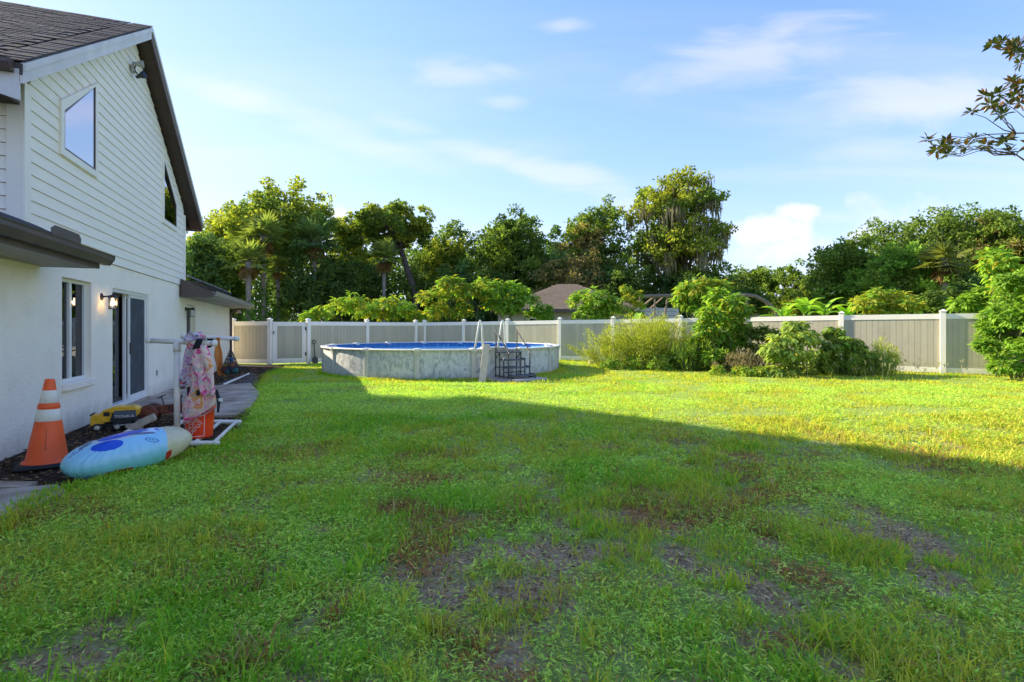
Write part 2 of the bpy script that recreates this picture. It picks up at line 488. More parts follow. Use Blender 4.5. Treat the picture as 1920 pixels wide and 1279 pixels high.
def soil_material():
    m = bpy.data.materials.new('lawn_soil'); m.use_nodes = True
    nt = m.node_tree; N = nt.nodes.new; L = nt.links.new
    b = nt.nodes['Principled BSDF']; b.inputs['Roughness'].default_value = 0.95; b.inputs['Specular IOR Level'].default_value = 0.12
    a = N('ShaderNodeAttribute'); a.attribute_name = 'tint'
    g = N('ShaderNodeNewGeometry')
    n = N('ShaderNodeTexNoise'); n.inputs['Scale'].default_value = 26; n.inputs['Detail'].default_value = 8; n.inputs['Roughness'].default_value = 0.7
    L(g.outputs['Position'], n.inputs['Vector'])
    r = N('ShaderNodeMapRange'); r.inputs[1].default_value = 0.3; r.inputs[2].default_value = 0.72; r.inputs[3].default_value = 0.45; r.inputs[4].default_value = 1.5
    L(n.outputs[0], r.inputs[0])
    vm = N('ShaderNodeVectorMath'); vm.operation = 'SCALE'
    L(a.outputs['Color'], vm.inputs[0]); L(r.outputs[0], vm.inputs['Scale']); L(vm.outputs[0], b.inputs['Base Color'])
    bp = N('ShaderNodeBump'); bp.inputs['Strength'].default_value = 0.9; bp.inputs['Distance'].default_value = 0.03
    L(n.outputs[0], bp.inputs['Height']); L(bp.outputs[0], b.inputs['Normal'])
    return m

# bare and dead patches of the lawn: ellipses on the ground, read off the photograph as (px, py, rx, ry)
def _ell(px, py, rx, ry, amt):
    X, Y = gpt(px, py)
    return (X, Y, rx * Y / F, ry * Y * Y / 1500.0, amt)
BARE = [_ell(*e) for e in ((110, 1245, 130, 42, 1.6), (225, 1175, 75, 20, 1.3), (300, 1045, 50, 10, 0.9), (985, 1105, 130, 34, 1.35), (1060, 1140, 60, 20, 1.0), (1150, 968, 100, 15, 1.3), (1030, 935, 30, 9, 1.0),
                             (880, 975, 40, 13, 0.8), (1440, 1020, 42, 16, 1.0), (1365, 1045, 50, 11, 0.9), (960, 1255, 70, 25, 1.0), (1090, 1262, 40, 25, 0.9), (1150, 1225, 40, 22, 0.9), (1240, 1090, 40, 14, 0.8),
                             (1700, 985, 25, 6, 0.8), (1840, 925, 60, 8, 0.9), (1780, 905, 40, 6, 0.7), (540, 955, 45, 8, 0.6), (610, 850, 30, 6, 0.6), (1450, 1205, 70, 26, 0.85), (1560, 1150, 40, 14, 0.6), (790, 1040, 50, 12, 0.6), (1010, 1180, 60, 18, 0.8), (60, 1140, 60, 14, 0.5), (1250, 1000, 40, 9, 0.6), (700, 1075, 40, 10, 0.5), (1330, 1120, 45, 14, 0.6))]
DEAD = [_ell(*e) for e in ((770, 905, 95, 24, 1.0), (745, 955, 70, 16, 0.9), (190, 972, 75, 18, 0.8), (690, 731, 60, 6, 0.9), (700, 728, 110, 5, 0.5), (1460, 1210, 90, 28, 0.7), (330, 1080, 60, 16, 0.45), (1280, 880, 60, 9, 0.5), (1000, 1150, 120, 26, 0.4), (640, 1000, 60, 12, 0.4), (420, 960, 40, 8, 0.5), (1120, 1090, 70, 20, 0.35))]
def patches(x, y, lst, seed):
    w = (vnoise(x, y, 0.35, seed, 3) - 0.5) * 1.3
    out = np.zeros(np.shape(x))
    for X, Y, rx, ry, amt in lst:
        d = np.sqrt(((x - X) / rx) ** 2 + ((y - Y) / ry) ** 2)
        out = np.maximum(out, amt * np.clip((1.0 - d + w) / 0.8, 0, 1))
    return np.clip(out, 0, 1)
def lawn_state(x, y):
    bare = patches(x, y, BARE, 3)
    near = np.clip((9.0 - y) / 5.5, 0, 1)
    bare = np.maximum(bare, np.clip((vnoise(x, y, 0.36, 11, 4) - 0.60) / 0.08, 0, 1) * near * 0.95)
    dead = patches(x, y, DEAD, 5)
    dead = np.maximum(dead, np.clip((vnoise(x, y, 0.6, 23, 4) - 0.58) / 0.1, 0, 1) * 0.6 * near)
    return bare, dead
def lawn_z(x, y):
    return 0.004 + (vnoise(x, y, 1.4, 31, 3) - 0.5) * 0.035 + (vnoise(x, y, 0.25, 33, 2) - 0.5) * 0.012

def build_lawn():
    xs = np.concatenate([np.arange(-12, -5, 0.2), np.arange(-5, 5, 0.07), np.arange(5, 26, 0.25)])
    ys = np.concatenate([np.arange(-8, 1.5, 0.5), np.arange(1.5, 8, 0.07), np.arange(8, 28.5, 0.2)])
    X, Y = np.meshgrid(xs, ys)
    x, y = X.ravel(), Y.ravel()
    bare, dead = lawn_state(x, y)
    z = lawn_z(x, y) - 0.018 * bare
    z = np.where(in_poly(x, y, MULCH) | in_poly(x, y, SLAB_STEP), -0.02, z)
    far = np.clip((y - 6) / 6, 0, 1)[:, None]
    soil = np.array([0.52, 0.365, 0.22]); under = np.array([0.30, 0.38, 0.09]); fargreen = np.array([0.31, 0.43, 0.085]); deadc = np.array([0.20, 0.115, 0.055])
    col = under * (1 - far) + fargreen * far
    col = col * (1 - dead[:, None] * 0.7) + deadc * dead[:, None] * 0.7
    col = col * (1 - bare[:, None]) + soil * (0.8 + 0.5 * vnoise(x, y, 0.5, 77, 3)[:, None]) * bare[:, None]
    nx, ny = len(xs), len(ys)
    i, j = np.meshgrid(np.arange(nx - 1), np.arange(ny - 1))
    k = (j * nx + i).ravel()
    o = mesh_np('lawn', np.stack([x, y, z], 1), quads=np.stack([k, k + 1, k + nx + 1, k + nx], 1), col=col, mat=soil_material(), kind='structure', smooth=True)
build_lawn()

mulch_m = mat('mulch', (0.052, 0.038, 0.030), 0.97, 0.5, 30, 1.0, 55, 0.08, dirt=((0.13, 0.10, 0.08), 14, 0.60, 0.78))
MB().prism(MULCH, 2, -0.06, 0.012).build('mulch_bed', mulch_m, kind='structure')
MB().prism(SLAB_STEP, 2, -0.05, 0.055).build('concrete_path', M['concrete'], kind='structure')
far_path = [gpt(*p) for p in ((400, 726), (430, 712), (470, 700), (480, 702), (484, 719), (470, 722.5))]
MB().prism(far_path, 2, -0.05, 0.022).build('gravel_path', mat('gravel', (0.15, 0.135, 0.125), 0.95, 0.3, 20, 1.0, 45, 0.1), kind='structure')
MB().prism(SLAB_FRONT, 2, -0.05, 0.05).build('paving_slab', M['concrete'], kind='structure')
MB().prism(SLAB_SMALL, 2, -0.05, 0.045).build('paving_slab', M['concrete'], kind='structure')

# ------------------------------------------------------------------ house
house = empty('house', HP, HA, 'white two storey house with lap siding gable above a stucco ground floor', 'house')
EAVE_Z, SL, SR, SM = 4.53, 0.447, 8.53, 4.49
SLOPE = 0.612
def gable_z(s): return EAVE_Z + SLOPE * (SM - SL - abs(s - SM))

def wall_sheet(s_cuts, z_cuts, holes, t0, t1):
    """one connected wall with openings: cells of a grid, holes given as (s0, s1, z0, z1)"""
    mb = MB()
    ns, nz = len(s_cuts), len(z_cuts)
    idx = lambda l, i, j: l * ns * nz + j * ns + i
    vs = [(t, s, z) for t in (t1, t0) for z in z_cuts for s in s_cuts]
    solid = {}
    for i in range(ns - 1):
        for j in range(nz - 1):
            cs, cz = (s_cuts[i] + s_cuts[i + 1]) / 2, (z_cuts[j] + z_cuts[j + 1]) / 2
            solid[i, j] = not any(a < cs < b and c < cz < d for a, b, c, d in holes)
    fs = []
    for (i, j), ok in solid.items():
        if not ok: continue
        fs.append((idx(0, i, j), idx(0, i + 1, j), idx(0, i + 1, j + 1), idx(0, i, j + 1)))
        fs.append((idx(1, i, j), idx(1, i, j + 1), idx(1, i + 1, j + 1), idx(1, i + 1, j)))
        for di, dj, a, b in ((-1, 0, (i, j), (i, j + 1)), (1, 0, (i + 1, j + 1), (i + 1, j)), (0, -1, (i + 1, j), (i, j)), (0, 1, (i, j + 1), (i + 1, j + 1))):
            if not solid.get((i + di, j + dj), False):
                fs.append((idx(0, *a), idx(0, *b), idx(1, *b), idx(1, *a)))
    return mb.add(vs, fs)

W1 = (1.49, 2.49, 0.72, 2.21)
D1 = (3.40, 5.47, 0.09, 2.19)
D2 = (8.82, 9.90, 0.06, 2.13)
holes = [W1, D1, D2]
sc = sorted({-9.0, 15.86} | {h[k] for h in holes for k in (0, 1)})
zc = sorted({-0.05, 2.585} | {h[k] for h in holes for k in (2, 3)})
o = wall_sheet(sc, zc, holes, -0.22, 0.0).build('wall', M['stucco'], house); fix_normals(o)
# the other outer walls that close the volume
cl = MB().box(-9.0, -0.23, -9.0, -8.8, -0.05, 2.58).build('wall', M['stucco'], house)
MB().box(-8.0, -0.23, 15.66, 15.86, -0.05, 2.58).build('wall', M['stucco'], house)
MB().box(-9.2, -9.0, -9.0, 15.86, -0.05, 2.58).build('wall', M['stucco'], house)
MB().prism([(SL, 2.6), (SR, 2.6), (SR, EAVE_Z), (SM, gable_z(SM)), (SL, EAVE_Z)], 0, -0.18, -0.004).build('gable_wall', M['sheathing'], house)
MB().box(-10, -0.19, SL, SL + 0.16, 2.6, EAVE_Z).build('wall', M['sheathing'], house)
MB().box(-10, -0.19, SR - 0.16, SR, 2.6, EAVE_Z).build('wall', M['white_paint'], house)
MB().box(-8.9, -0.24, -8.7, 15.6, 2.3, 2.4).build('ceiling', M['white_paint'], house)
MB().box(-8.9, -0.24, -8.7, 15.6, -0.05, 0.03).build('floor', mat('tile_floor', (0.12, 0.10, 0.09), 0.5), house)
MB().box(-3.2, -3.1, -8.7, 15.6, 0.03, 2.3).build('partition', mat('inner_wall', (0.25, 0.24, 0.22), 0.9), house)

# lap siding, one board per course
PITCH = 0.158
nb = int((gable_z(SM) - 2.59) / PITCH) + 1
for k in range(nb):
    z0 = 2.592 + k * PITCH; z1 = z0 + PITCH - 0.001
    def lim(z):
        e = max(0.0, (z - EAVE_Z) / SLOPE)
        return SL + e, SR - e
    a0, b0 = lim(z0); a1, b1 = lim(z1)
    if k == 0 or True:
        if z0 < EAVE_Z: a0 += 0.13; b0 -= 0.11
        if z1 < EAVE_Z: a1 += 0.13; b1 -= 0.11
    if b1 - a1 < 0.05: a1, b1 = SM - 0.02, SM + 0.02
    tb, tt = 0.026, 0.012
    zb = z0 + 0.003
    vs = [(0.0, a0, zb), (0.0, b0, zb), (0.0, b1, z1), (0.0, a1, z1), (tb, a0, zb), (tb, b0, zb), (tt, b1, z1), (tt, a1, z1)]
    mb = MB().add(vs, [(0, 1, 2, 3), (4, 7, 6, 5), (0, 4, 5, 1), (1, 5, 6, 2), (2, 6, 7, 3), (3, 7, 4, 0)])
    b_ = mb.build('siding_board', M['siding'], house); fix_normals(b_)
# corner trim
MB().box(0.0, 0.034, SL - 0.03, SL + 0.125, 2.6, 4.45).build('corner_trim', M['white_paint'], house)
MB().box(0.0, 0.034, SR - 0.105, SR + 0.03, 2.6, 4.45).build('corner_trim', M['white_paint'], house)
MB().box(-0.14, -0.002, SL - 0.034, SL, 2.6, 4.3).build('corner_trim', M['white_paint'], house)
for k in range(11):                                             # the siding that faces the camera, left of the corner
    z0 = 2.592 + k * PITCH
    vs = [(-10, SL - 0.002, z0 + .006), (-0.142, SL - 0.002, z0 + .006), (-0.142, SL - 0.002, z0 + PITCH), (-10, SL - 0.002, z0 + PITCH), (-10, SL - 0.03, z0 + .006), (-0.142, SL - 0.03, z0 + .006), (-0.142, SL - 0.01, z0 + PITCH), (-10, SL - 0.01, z0 + PITCH)]
    b_ = MB().add(vs, [(0, 1, 2, 3), (4, 7, 6, 5), (0, 4, 5, 1), (1, 5, 6, 2), (2, 6, 7, 3), (3, 7, 4, 0)]).build('siding_board', M['siding'], house); fix_normals(b_)

# the two gable windows
def gable_window(s0, s1, zb, zl, zr, label):
    def off(d):
        return [(s0 + d, zb + d), (s1 - d, zb + d), (s1 - d, zr - d * 1.05), (s0 + d, zl - d * 1.05)]
    w = MB().ring_prism(off(0), off(0.095), 0, -0.05, 0.052).build('window', M['white_paint'], house); fix_normals(w)
    w['label'] = label
    f = MB().ring_prism(off(0.095), off(0.125), 0, -0.03, 0.046).build('frame', M['brown'], w); fix_normals(f)
    MB().prism(off(0.124), 0, 0.033, 0.037).build('pane', M['glass'], w)
    MB().prism(off(0.12), 0, 0.0305, 0.0315).build('backing', M['room_dark'], w)
gable_window(1.34, 2.62, 3.87, 4.60, 5.39, 'sloping topped window in the gable nearer the camera')
gable_window(6.36, 7.64, 3.87, 5.39, 4.60, 'sloping topped window in the gable beside the far rake')

# main roof
PEAK = 7.31; EDGE_L, EDGE_R = -0.26, 9.24
def rz(s): return PEAK - SLOPE * abs(s - SM)
roof = MB().prism([(EDGE_L, rz(EDGE_L) - 0.14), (SM, PEAK - 0.16), (SM, PEAK - 0.012), (EDGE_L, rz(EDGE_L) - 0.012)], 0, -10.0, 0.30)
roof.prism([(SM, PEAK - 0.16), (EDGE_R, rz(EDGE_R) - 0.14), (EDGE_R, rz(EDGE_R) - 0.012), (SM, PEAK - 0.012)], 0, -10.0, 0.30)
roofo = roof.build('roof', M['roof_under'], house)
# shingles, the courses the picture shows
shm = [mat('shingle', (0.098, 0.090, 0.088), 0.95, 0.25, 30, 0.5, 120, 0.1), mat('shingle_dark', (0.078, 0.071, 0.070), 0.95, 0.25, 30, 0.5, 120, 0.1), mat('shingle_pale', (0.118, 0.107, 0.102), 0.95, 0.25, 30, 0.5, 120, 0.1)]
rs = random.Random(4)
sl = math.hypot(1, SLOPE); ang = math.atan(SLOPE)
shm_mesh = []
for q in shm:
    ob = MB().box(-0.152, 0.152, 0, 0.21, 0, 0.016).build('shingle', q); shm_mesh.append(ob.data); bpy.data.objects.remove(ob)
total = (SM - EDGE_L) * sl; expo = 0.142; n_sh = 0; rest = MB()
for c in range(int(total / expo)):
    d = c * expo; frac = d / total
    tmin = 0.0 - 2.6 * frac - 0.5
    t = 0.30 - 0.152 - (c % 2) * 0.15 - rs.uniform(0, .05)
    first = True
    while t > tmin:
        s = EDGE_L + d / sl
        loc = (t if not first else 0.30 - 0.152 + 0.012, s - 0.012, rz(s) + 0.006 + rs.uniform(0, 0.006))
        if n_sh < 290:
            ob = bpy.data.objects.new('shingle', rs.choice(shm_mesh)); C.objects.link(ob); ob.parent = roofo
            ob.location = loc; ob.rotation_euler = (ang - 0.035, 0, 0)
            n_sh += 1
        else:
            rest.box(-0.152, 0.152, 0, 0.21, 0, 0.016, Matrix.Translation(loc) @ Matrix.Rotation(ang - 0.035, 4, 'X'))
        first = False
        t -= 0.307
# shingled skin over the remaining roof: courses as steps
for side in (-1, 1):
    for c in range(int(total / expo) + 1):
        d = c * expo; d1 = min(total, d + 0.2)
        fr = d / total
        s0 = (EDGE_L if side < 0 else EDGE_R) + (1 if side < 0 else -1) * d / sl
        s1 = (EDGE_L if side < 0 else EDGE_R) + (1 if side < 0 else -1) * d1 / sl
        t1 = (0.0 - 2.6 * fr - 0.66) if side < 0 else 0.31
        rest.add([(-10, s0, rz(s0) + 0.010), (t1, s0, rz(s0) + 0.010), (t1, s1, rz(s1) - 0.006), (-10, s1, rz(s1) - 0.006), (-10, s0, rz(s0) - 0.008), (t1, s0, rz(s0) - 0.008)],
                 [(0, 1, 2, 3), (0, 4, 5, 1)])
rest.build('shingle_courses', shm[0], roofo, kind='stuff')

# rake boards, drip edges and soffit
for (sa, sb, pn) in ((EDGE_L, SM, 'fascia_white'), (SM, EDGE_R, 'brown')):
    za, zb = rz(sa), rz(sb)
    MB().prism([(sa, za - 0.23), (sb, zb - 0.23), (sb, zb - 0.085), (sa, za - 0.085)], 0, 0.272, 0.30 + 0.001).build('rake_board', M[pn], house)
    MB().prism([(sa, za - 0.088), (sb, zb - 0.088), (sb, zb - 0.004), (sa, za - 0.004)], 0, 0.28, 0.322).build('drip_edge', M['fascia_white'], house)
nseg = 12
for k in range(nseg):                                            # brown soffit boards under the far rake
    a = SM + 0.02 + (EDGE_R - SM - 0.03) * k / nseg; b = SM + 0.02 + (EDGE_R - SM - 0.03) * (k + 1) / nseg - 0.008
    MB().prism([(a, rz(a) - 0.205), (b, rz(b) - 0.205), (b, rz(b) - 0.185), (a, rz(a) - 0.185)], 0, 0.002, 0.271).build('soffit_board', M['brown_soffit'], house)
MB().prism([(EDGE_L, rz(EDGE_L) - 0.205), (SM, rz(SM) - 0.205), (SM, rz(SM) - 0.185), (EDGE_L, rz(EDGE_L) - 0.185)], 0, 0.002, 0.271).build('soffit_board', M['brown_soffit'], house)
# far eave: boxed soffit, fascia, gutter
MB().box(-10, -0.01, SR + 0.002, EDGE_R - 0.03, 4.16, 4.19).build('soffit', M['brown_soffit'], house)
MB().box(-10, 0.27, EDGE_R - 0.028, EDGE_R + 0.002, 4.16, 4.36).build('fascia', M['brown'], house)
# near eave: boxed white return, gutter
MB().box(-10, -0.01, EDGE_L + 0.03, SL - 0.036, 4.16, 4.19).build('soffit', M['brown_soffit'], house)
MB().prism([(0.268, 4.33), (0.268, 3.99), (-0.45, 4.20), (-10, 4.20), (-10, 4.33)], 1, EDGE_L - 0.002, EDGE_L + 0.028).build('fascia', M['fascia_white'], house)
def gutter_profile(w=0.125, h=0.125):
    return [(0, 0), (0.075, 0), (w - 0.012, h * 0.55), (w - 0.012, h * 0.86), (w, h), (w - 0.016, h), (w - 0.024, h * 0.88), (w - 0.024, h * 0.6), (0.068, 0.012), (0.012, 0.012), (0.012, h), (0, h)]
def gutter(name, axis_pts, parent, out, length_axis):
    pass
# near eave gutter runs along t
prof = [(EDGE_L - 0.006 - a, 4.28 + b) for a, b in gutter_profile()]
o = MB().prism(prof, 0, -10, 0.22).build('gutter', M['brown'], house); fix_normals(o)
MB().prism([(EDGE_L - 0.006 - a, 4.28 + b) for a, b in ((0, 0), (0.075, 0), (0.125, 0.08), (0.125, 0.125), (0, 0.125))], 0, 0.221, 0.226).build('gutter_end', M['brown'], house)

# low roof over the ground floor, near side
LS0, LS1 = -9.0, 0.86
low = MB().prism([(0.68, 2.44), (0.66, 2.38), (-0.02, 2.60), (-4.4, 3.9), (-4.4, 4.02), (-0.02, 2.80)], 1, LS0, SL - 0.04)
lowr = low.build('lower_roof', M['roof_under'], house); fix_normals(lowr)
MB().prism([(0.66, 2.47), (0.66, 2.40), (0.03, 2.62), (0.03, 2.74)], 1, SL - 0.039, LS1).build('roof_edge', M['roof_under'], house)
for c in range(5):
    t0 = 0.70 - c * 0.135; z0 = 2.455 + c * 0.062
    for k in range(9):
        s1 = SL + 0.10 - (c % 2) * 0.15 - k * 0.31
        if s1 < -2.2: break
        ob = MB().box(-0.19, 0.0, -0.302, 0, 0.0, 0.02, Matrix.Translation((t0, s1, z0)) @ Matrix.Rotation(math.atan(0.455), 4, 'Y')).build('shingle', rs.choice(shm), lowr)
MB().box(0.003, 0.60, LS0, LS1, 2.30, 2.315).build('soffit', M['vinyl_soffit'], house)
for k in range(5):
    MB().box(0.008 + 0.118 * k, 0.118 + 0.118 * k, LS0, LS1 - 0.01, 2.284, 2.2995).build('soffit_slat', M['vinyl_soffit'], house)
MB().box(0.602, 0.63, LS0, LS1, 2.275, 2.43).build('fascia', M['brown'], house)
MB().box(0.003, 0.63, LS1 + 0.001, LS1 + 0.02, 2.28, 2.46).build('fascia', M['brown'], house)
o = MB().prism([(0.632 + a, 2.335 + b) for a, b in gutter_profile(0.135, 0.13)], 1, LS0, 1.0).build('gutter', M['brown'], house); fix_normals(o)
MB().prism([(0.632 + a, 2.335 + b) for a, b in ((0, 0), (0.078, 0), (0.128, 0.075), (0.134, 0.128), (0, 0.128))], 1, 1.001, 1.006).build('gutter_end', M['brown'], house)
sp = [(-0.84, 2.44), (-0.16, 2.44), (-0.14, 2.53), (-0.20, 2.575), (-0.78, 2.575), (-0.88, 2.53)]
gd = MB().prism([(s + 0.08, z) for s, z in sp], 0, 0.752, 0.757).build('splash_guard', M['brown'], house)

# far wing: low roof, brown gable panel, pipes of a solar heater on it
WS0, WS1 = 8.0, 16.5
wing = MB().prism([(0.74, 2.47), (0.72, 2.41), (0.0, 2.58), (-4.2, 4.0), (-8.6, 2.4), (-8.6, 2.5), (-4.2, 4.14), (0.0, 2.74)], 1, SR + 0.01, WS1)
wr = wing.build('wing_roof', M['roof_under'], house); fix_normals(wr)
MB().prism([(0.74, 2.47), (0.72, 2.41), (0.04, 2.58), (0.04, 2.73)], 1, WS0 + 0.03, SR + 0.009).build('roof_edge', M['roof_under'], house)
for c in range(4):
    for k in range(12):
        t0 = 0.76 - c * 0.14; z0 = 2.475 + c * 0.054; s0 = WS0 + 0.02 + (c % 2) * .2 + k * 0.7
        MB().box(-0.19, 0.0, 0, 0.69, 0.0, 0.018, Matrix.Translation((t0, s0, z0)) @ Matrix.Rotation(math.atan(0.38), 4, 'Y')).build('shingle', rs.choice(shm), wr)
MB().prism([(0.035, 2.28), (0.74, 2.28), (0.76, 2.42), (0.035, 2.75)], 1, WS0, WS0 + 0.028).build('gable_panel', M['brown'], house)
MB().box(0.003, 0.70, WS0 + 0.03, WS1, 2.29, 2.31).build('soffit', M['vinyl_soffit'], house)
for k in range(4):
    MB().box(0.72 - 0.17 * k - 0.155, 0.715 - 0.17 * k, WS0 + 0.035, WS1 - .01, 2.279, 2.2895).build('soffit_slat', M['vinyl_soffit'], house)
MB().box(0.702, 0.73, WS0 + 0.03, WS1, 2.28, 2.45).build('fascia', M['vinyl_soffit'], house)
o = MB().prism([(0.732 + a, 2.33 + b) for a, b in gutter_profile(0.12, 0.12)], 1, WS0 + 0.03, WS1 + 0.02).build('gutter', mat('tan_gutter', (0.33, 0.29, 0.25), 0.45), house); fix_normals(o)
MB().box(-8.6, 0.73, WS1 + 0.002, WS1 + 0.03, 2.28, 2.46).build('fascia', M['vinyl_soffit'], house)
MB().box(-8.0, 0.0, 15.865, WS1, 2.295, 2.31).build('soffit', M['brown_soffit'], house)
ds = MB().bbox(0.02, 0.11, 15.87, 15.96, 0.0, 2.1, 0.015); ds.tube([(0.065, 15.915, 2.05), (0.2, 16.0, 2.22), (0.70, 16.1, 2.33)], 0.04, 8)
ds.build('downspout', M['brown'], house)
MB().bbox(0.002, 0.045, 15.62, 15.70, 0.02, 2.28, 0.01).build('corner_trim', M['white_paint'], house)
for k, (t0, zz) in enumerate(((0.25, 2.80), (0.05, 2.88), (-0.2, 2.99))):
    MB().tube([(t0, 8.7, zz), (t0, 12.0 + k, zz), (t0, 14.6, zz - 0.02)], 0.022, 8).build('roof_pipe', mat('grey_pipe', (0.2, 0.2, 0.19), 0.6) if k == 0 else bpy.data.materials['grey_pipe'], house)
for s in (9.4, 11.0, 12.6, 14.0):
    MB().bbox(-0.25, 0.30, s, s + 0.06, 2.62, 2.80, 0.01, Matrix.Translation((0, 0, 0.0))).build('pipe_bracket', M['dark_iron'], house)

# ground floor window
win = MB().ring_prism([(W1[0] + .002, W1[2] + .002), (W1[1] - .002, W1[2] + .002), (W1[1] - .002, W1[3] - .002), (W1[0] + .002, W1[3] - .002)],
                      [(W1[0] + .05, W1[2] + .05), (W1[1] - .05, W1[2] + .05), (W1[1] - .05, W1[3] - .05), (W1[0] + .05, W1[3] - .05)], 0, -0.135, -0.07).build('window', M['vinyl_frame'], house); fix_normals(win)
win['label'] = 'sliding window with a projecting sill in the stucco wall'
mids = (W1[0] + W1[1]) / 2 - 0.03
MB().box(-0.13, -0.075, mids - 0.025, mids + 0.045, W1[2] + .05, W1[3] - .05).build('mullion', M['vinyl_frame'], win)
for a, b, tt in ((W1[0] + .05, mids - .025, -0.11), (mids + .045, W1[1] - .05, -0.10)):
    MB().box(tt - 0.004, tt, a, b, W1[2] + .05, W1[3] - .05).build('pane', M['glass'], win)
cv = MB()
for k in range(14):
    s = W1[1] - .06 - k * 0.018
    cv.add([(-0.30 - 0.02 * (k % 2), s, W1[2]), (-0.30 - 0.02 * ((k + 1) % 2), s - 0.018, W1[2]), (-0.30 - 0.02 * ((k + 1) % 2), s - 0.018, W1[3]), (-0.30 - 0.02 * (k % 2), s, W1[3])], [(0, 1, 2, 3)])
cv.build('curtain', M['curtain'], win)
MB().box(-0.128, -0.122, W1[0] + .05, mids - .025, W1[2] + .05, W1[3] - .05).build('insect_screen', M['screen'], win)
MB().bbox(-0.12, 0.05, W1[0] - 0.01, W1[1] + 0.03, W1[2] - 0.105, W1[2] - 0.004, 0.008).build('sill', M['stucco'], house)

# sliding door
dr = MB().ring_prism([(D1[0] + .002, D1[2] + .002), (D1[1] - .002, D1[2] + .002), (D1[1] - .002, D1[3] - .002), (D1[0] + .002, D1[3] - .002)],
                     [(D1[0] + .05, D1[2] + .06), (D1[1] - .05, D1[2] + .06), (D1[1] - .05, D1[3] - .06), (D1[0] + .05, D1[3] - .06)], 0, -0.19, -0.02).build('sliding_door', M['vinyl_frame'], house); fix_normals(dr)
def leaf_frame(s0, s1, t0, t1, m, name, pane, pm, wdt=0.06, lab=None):
    z0, z1 = D1[2] + .06, D1[3] - .06
    f = MB().ring_prism([(s0, z0), (s1, z0), (s1, z1), (s0, z1)], [(s0 + wdt, z0 + wdt * 1.3), (s1 - wdt, z0 + wdt * 1.3), (s1 - wdt, z1 - wdt), (s0 + wdt, z1 - wdt)], 0, t0, t1).build(name, m, dr); fix_normals(f)
    if lab: f['label'] = lab
    MB().box((t0 + t1) / 2 - .002, (t0 + t1) / 2 + .002, s0 + wdt - .002, s1 - wdt + .002, z0 + wdt * 1.3 - .002, z1 - wdt + .002).build(pane, pm, dr)
    return f
lf = leaf_frame(D1[0] + .05, D1[0] + 1.02, -0.175, -0.14, M['door_brown'], 'door_leaf', 'pane', M['glass'], 0.05, 'dark framed glass leaf of the sliding door')
rf = leaf_frame(D1[0] + 0.92, D1[1] - .05, -0.125, -0.085, M['vinyl_frame'], 'door_leaf', 'pane', M['glass'], 0.07, 'white framed leaf of the sliding door')
sf = leaf_frame(D1[0] + 1.0, D1[1] - .056, -0.07, -0.04, M['vinyl_frame'], 'screen_frame', 'insect_screen', M['screen'], 0.055)
MB().bbox(-0.04, -0.015, D1[0] + 1.012, D1[0] + 1.04, 1.0, 1.22, 0.004).build('handle', M['dark_iron'], dr)
cv = MB()
for k in range(22):
    s = D1[0] + .45 + k * 0.026
    cv.add([(-0.34 - 0.03 * (k % 2), s, 0.1), (-0.34 - 0.03 * ((k + 1) % 2), s + 0.026, 0.1), (-0.34 - 0.03 * ((k + 1) % 2), s + 0.026, 2.15), (-0.34 - 0.03 * (k % 2), s, 2.15)], [(0, 1, 2, 3)])
cv.build('curtain', mat('dark_curtain', (0.05, 0.05, 0.058), 0.9), dr)
MB().bbox(-0.2, 0.06, D1[0] - .02, D1[1] + .02, -0.02, D1[2] - 0.002, 0.008).build('threshold', M['concrete'], house)

# side door of the wing
d2 = MB().ring_prism([(D2[0] + .002, D2[2] + .002), (D2[1] - .002, D2[2] + .002), (D2[1] - .002, D2[3] - .002), (D2[0] + .002, D2[3] - .002)],
                     [(D2[0] + .06, D2[2] + .01), (D2[1] - .06, D2[2] + .01), (D2[1] - .06, D2[3] - .06), (D2[0] + .06, D2[3] - .06)], 0, -0.19, -0.10).build('side_door', M['vinyl_frame'], house); fix_normals(d2)
MB().bbox(-0.17, -0.13, D2[0] + .061, D2[1] - .061, D2[2] + .012, D2[3] - .061, 0.005).build('door_leaf', M['door_brown'], d2)
MB().tube([(-0.13, D2[0] + .14, 1.0), (-0.08, D2[0] + .14, 1.0), (-0.075, D2[0] + .14, 1.0)], [0.012, 0.03, 0.02], 10).build('handle', M['dark_iron'], d2)
MB().bbox(0.0, 0.02, 5.98, 6.06, 0.46, 0.58, 0.006).build('outlet_cover', mat('grey_plastic', (0.35, 0.34, 0.33), 0.5), house)

# ------------------------------------------------------------------ lamps fixed to the house
lampglass = bpy.data.materials.new('lamp_glass'); lampglass.use_nodes = True
_nt = lampglass.node_tree; _b = _nt.nodes['Principled BSDF']; _nt.nodes.remove(_b)
_t = _nt.nodes.new('ShaderNodeBsdfTransparent'); _t.inputs[0].default_value = (0.9, 0.9, 0.9, 1); _g = _nt.nodes.new('ShaderNodeBsdfGlossy'); _g.inputs['Roughness'].default_value = 0.1
_m = _nt.nodes.new('ShaderNodeMixShader'); _m.inputs[0].default_value = 0.15
_nt.links.new(_t.outputs[0], _m.inputs[1]); _nt.links.new(_g.outputs[0], _m.inputs[2]); _nt.links.new(_m.outputs[0], _nt.nodes['Material Output'].inputs[0])
bulb_m = mat('warm_bulb', (0.8, 0.6, 0.3), 0.5, emit=(1.0, 0.62, 0.24), estr=9.0)
frost_m = mat('frosted_glass', (0.62, 0.62, 0.62), 0.3)
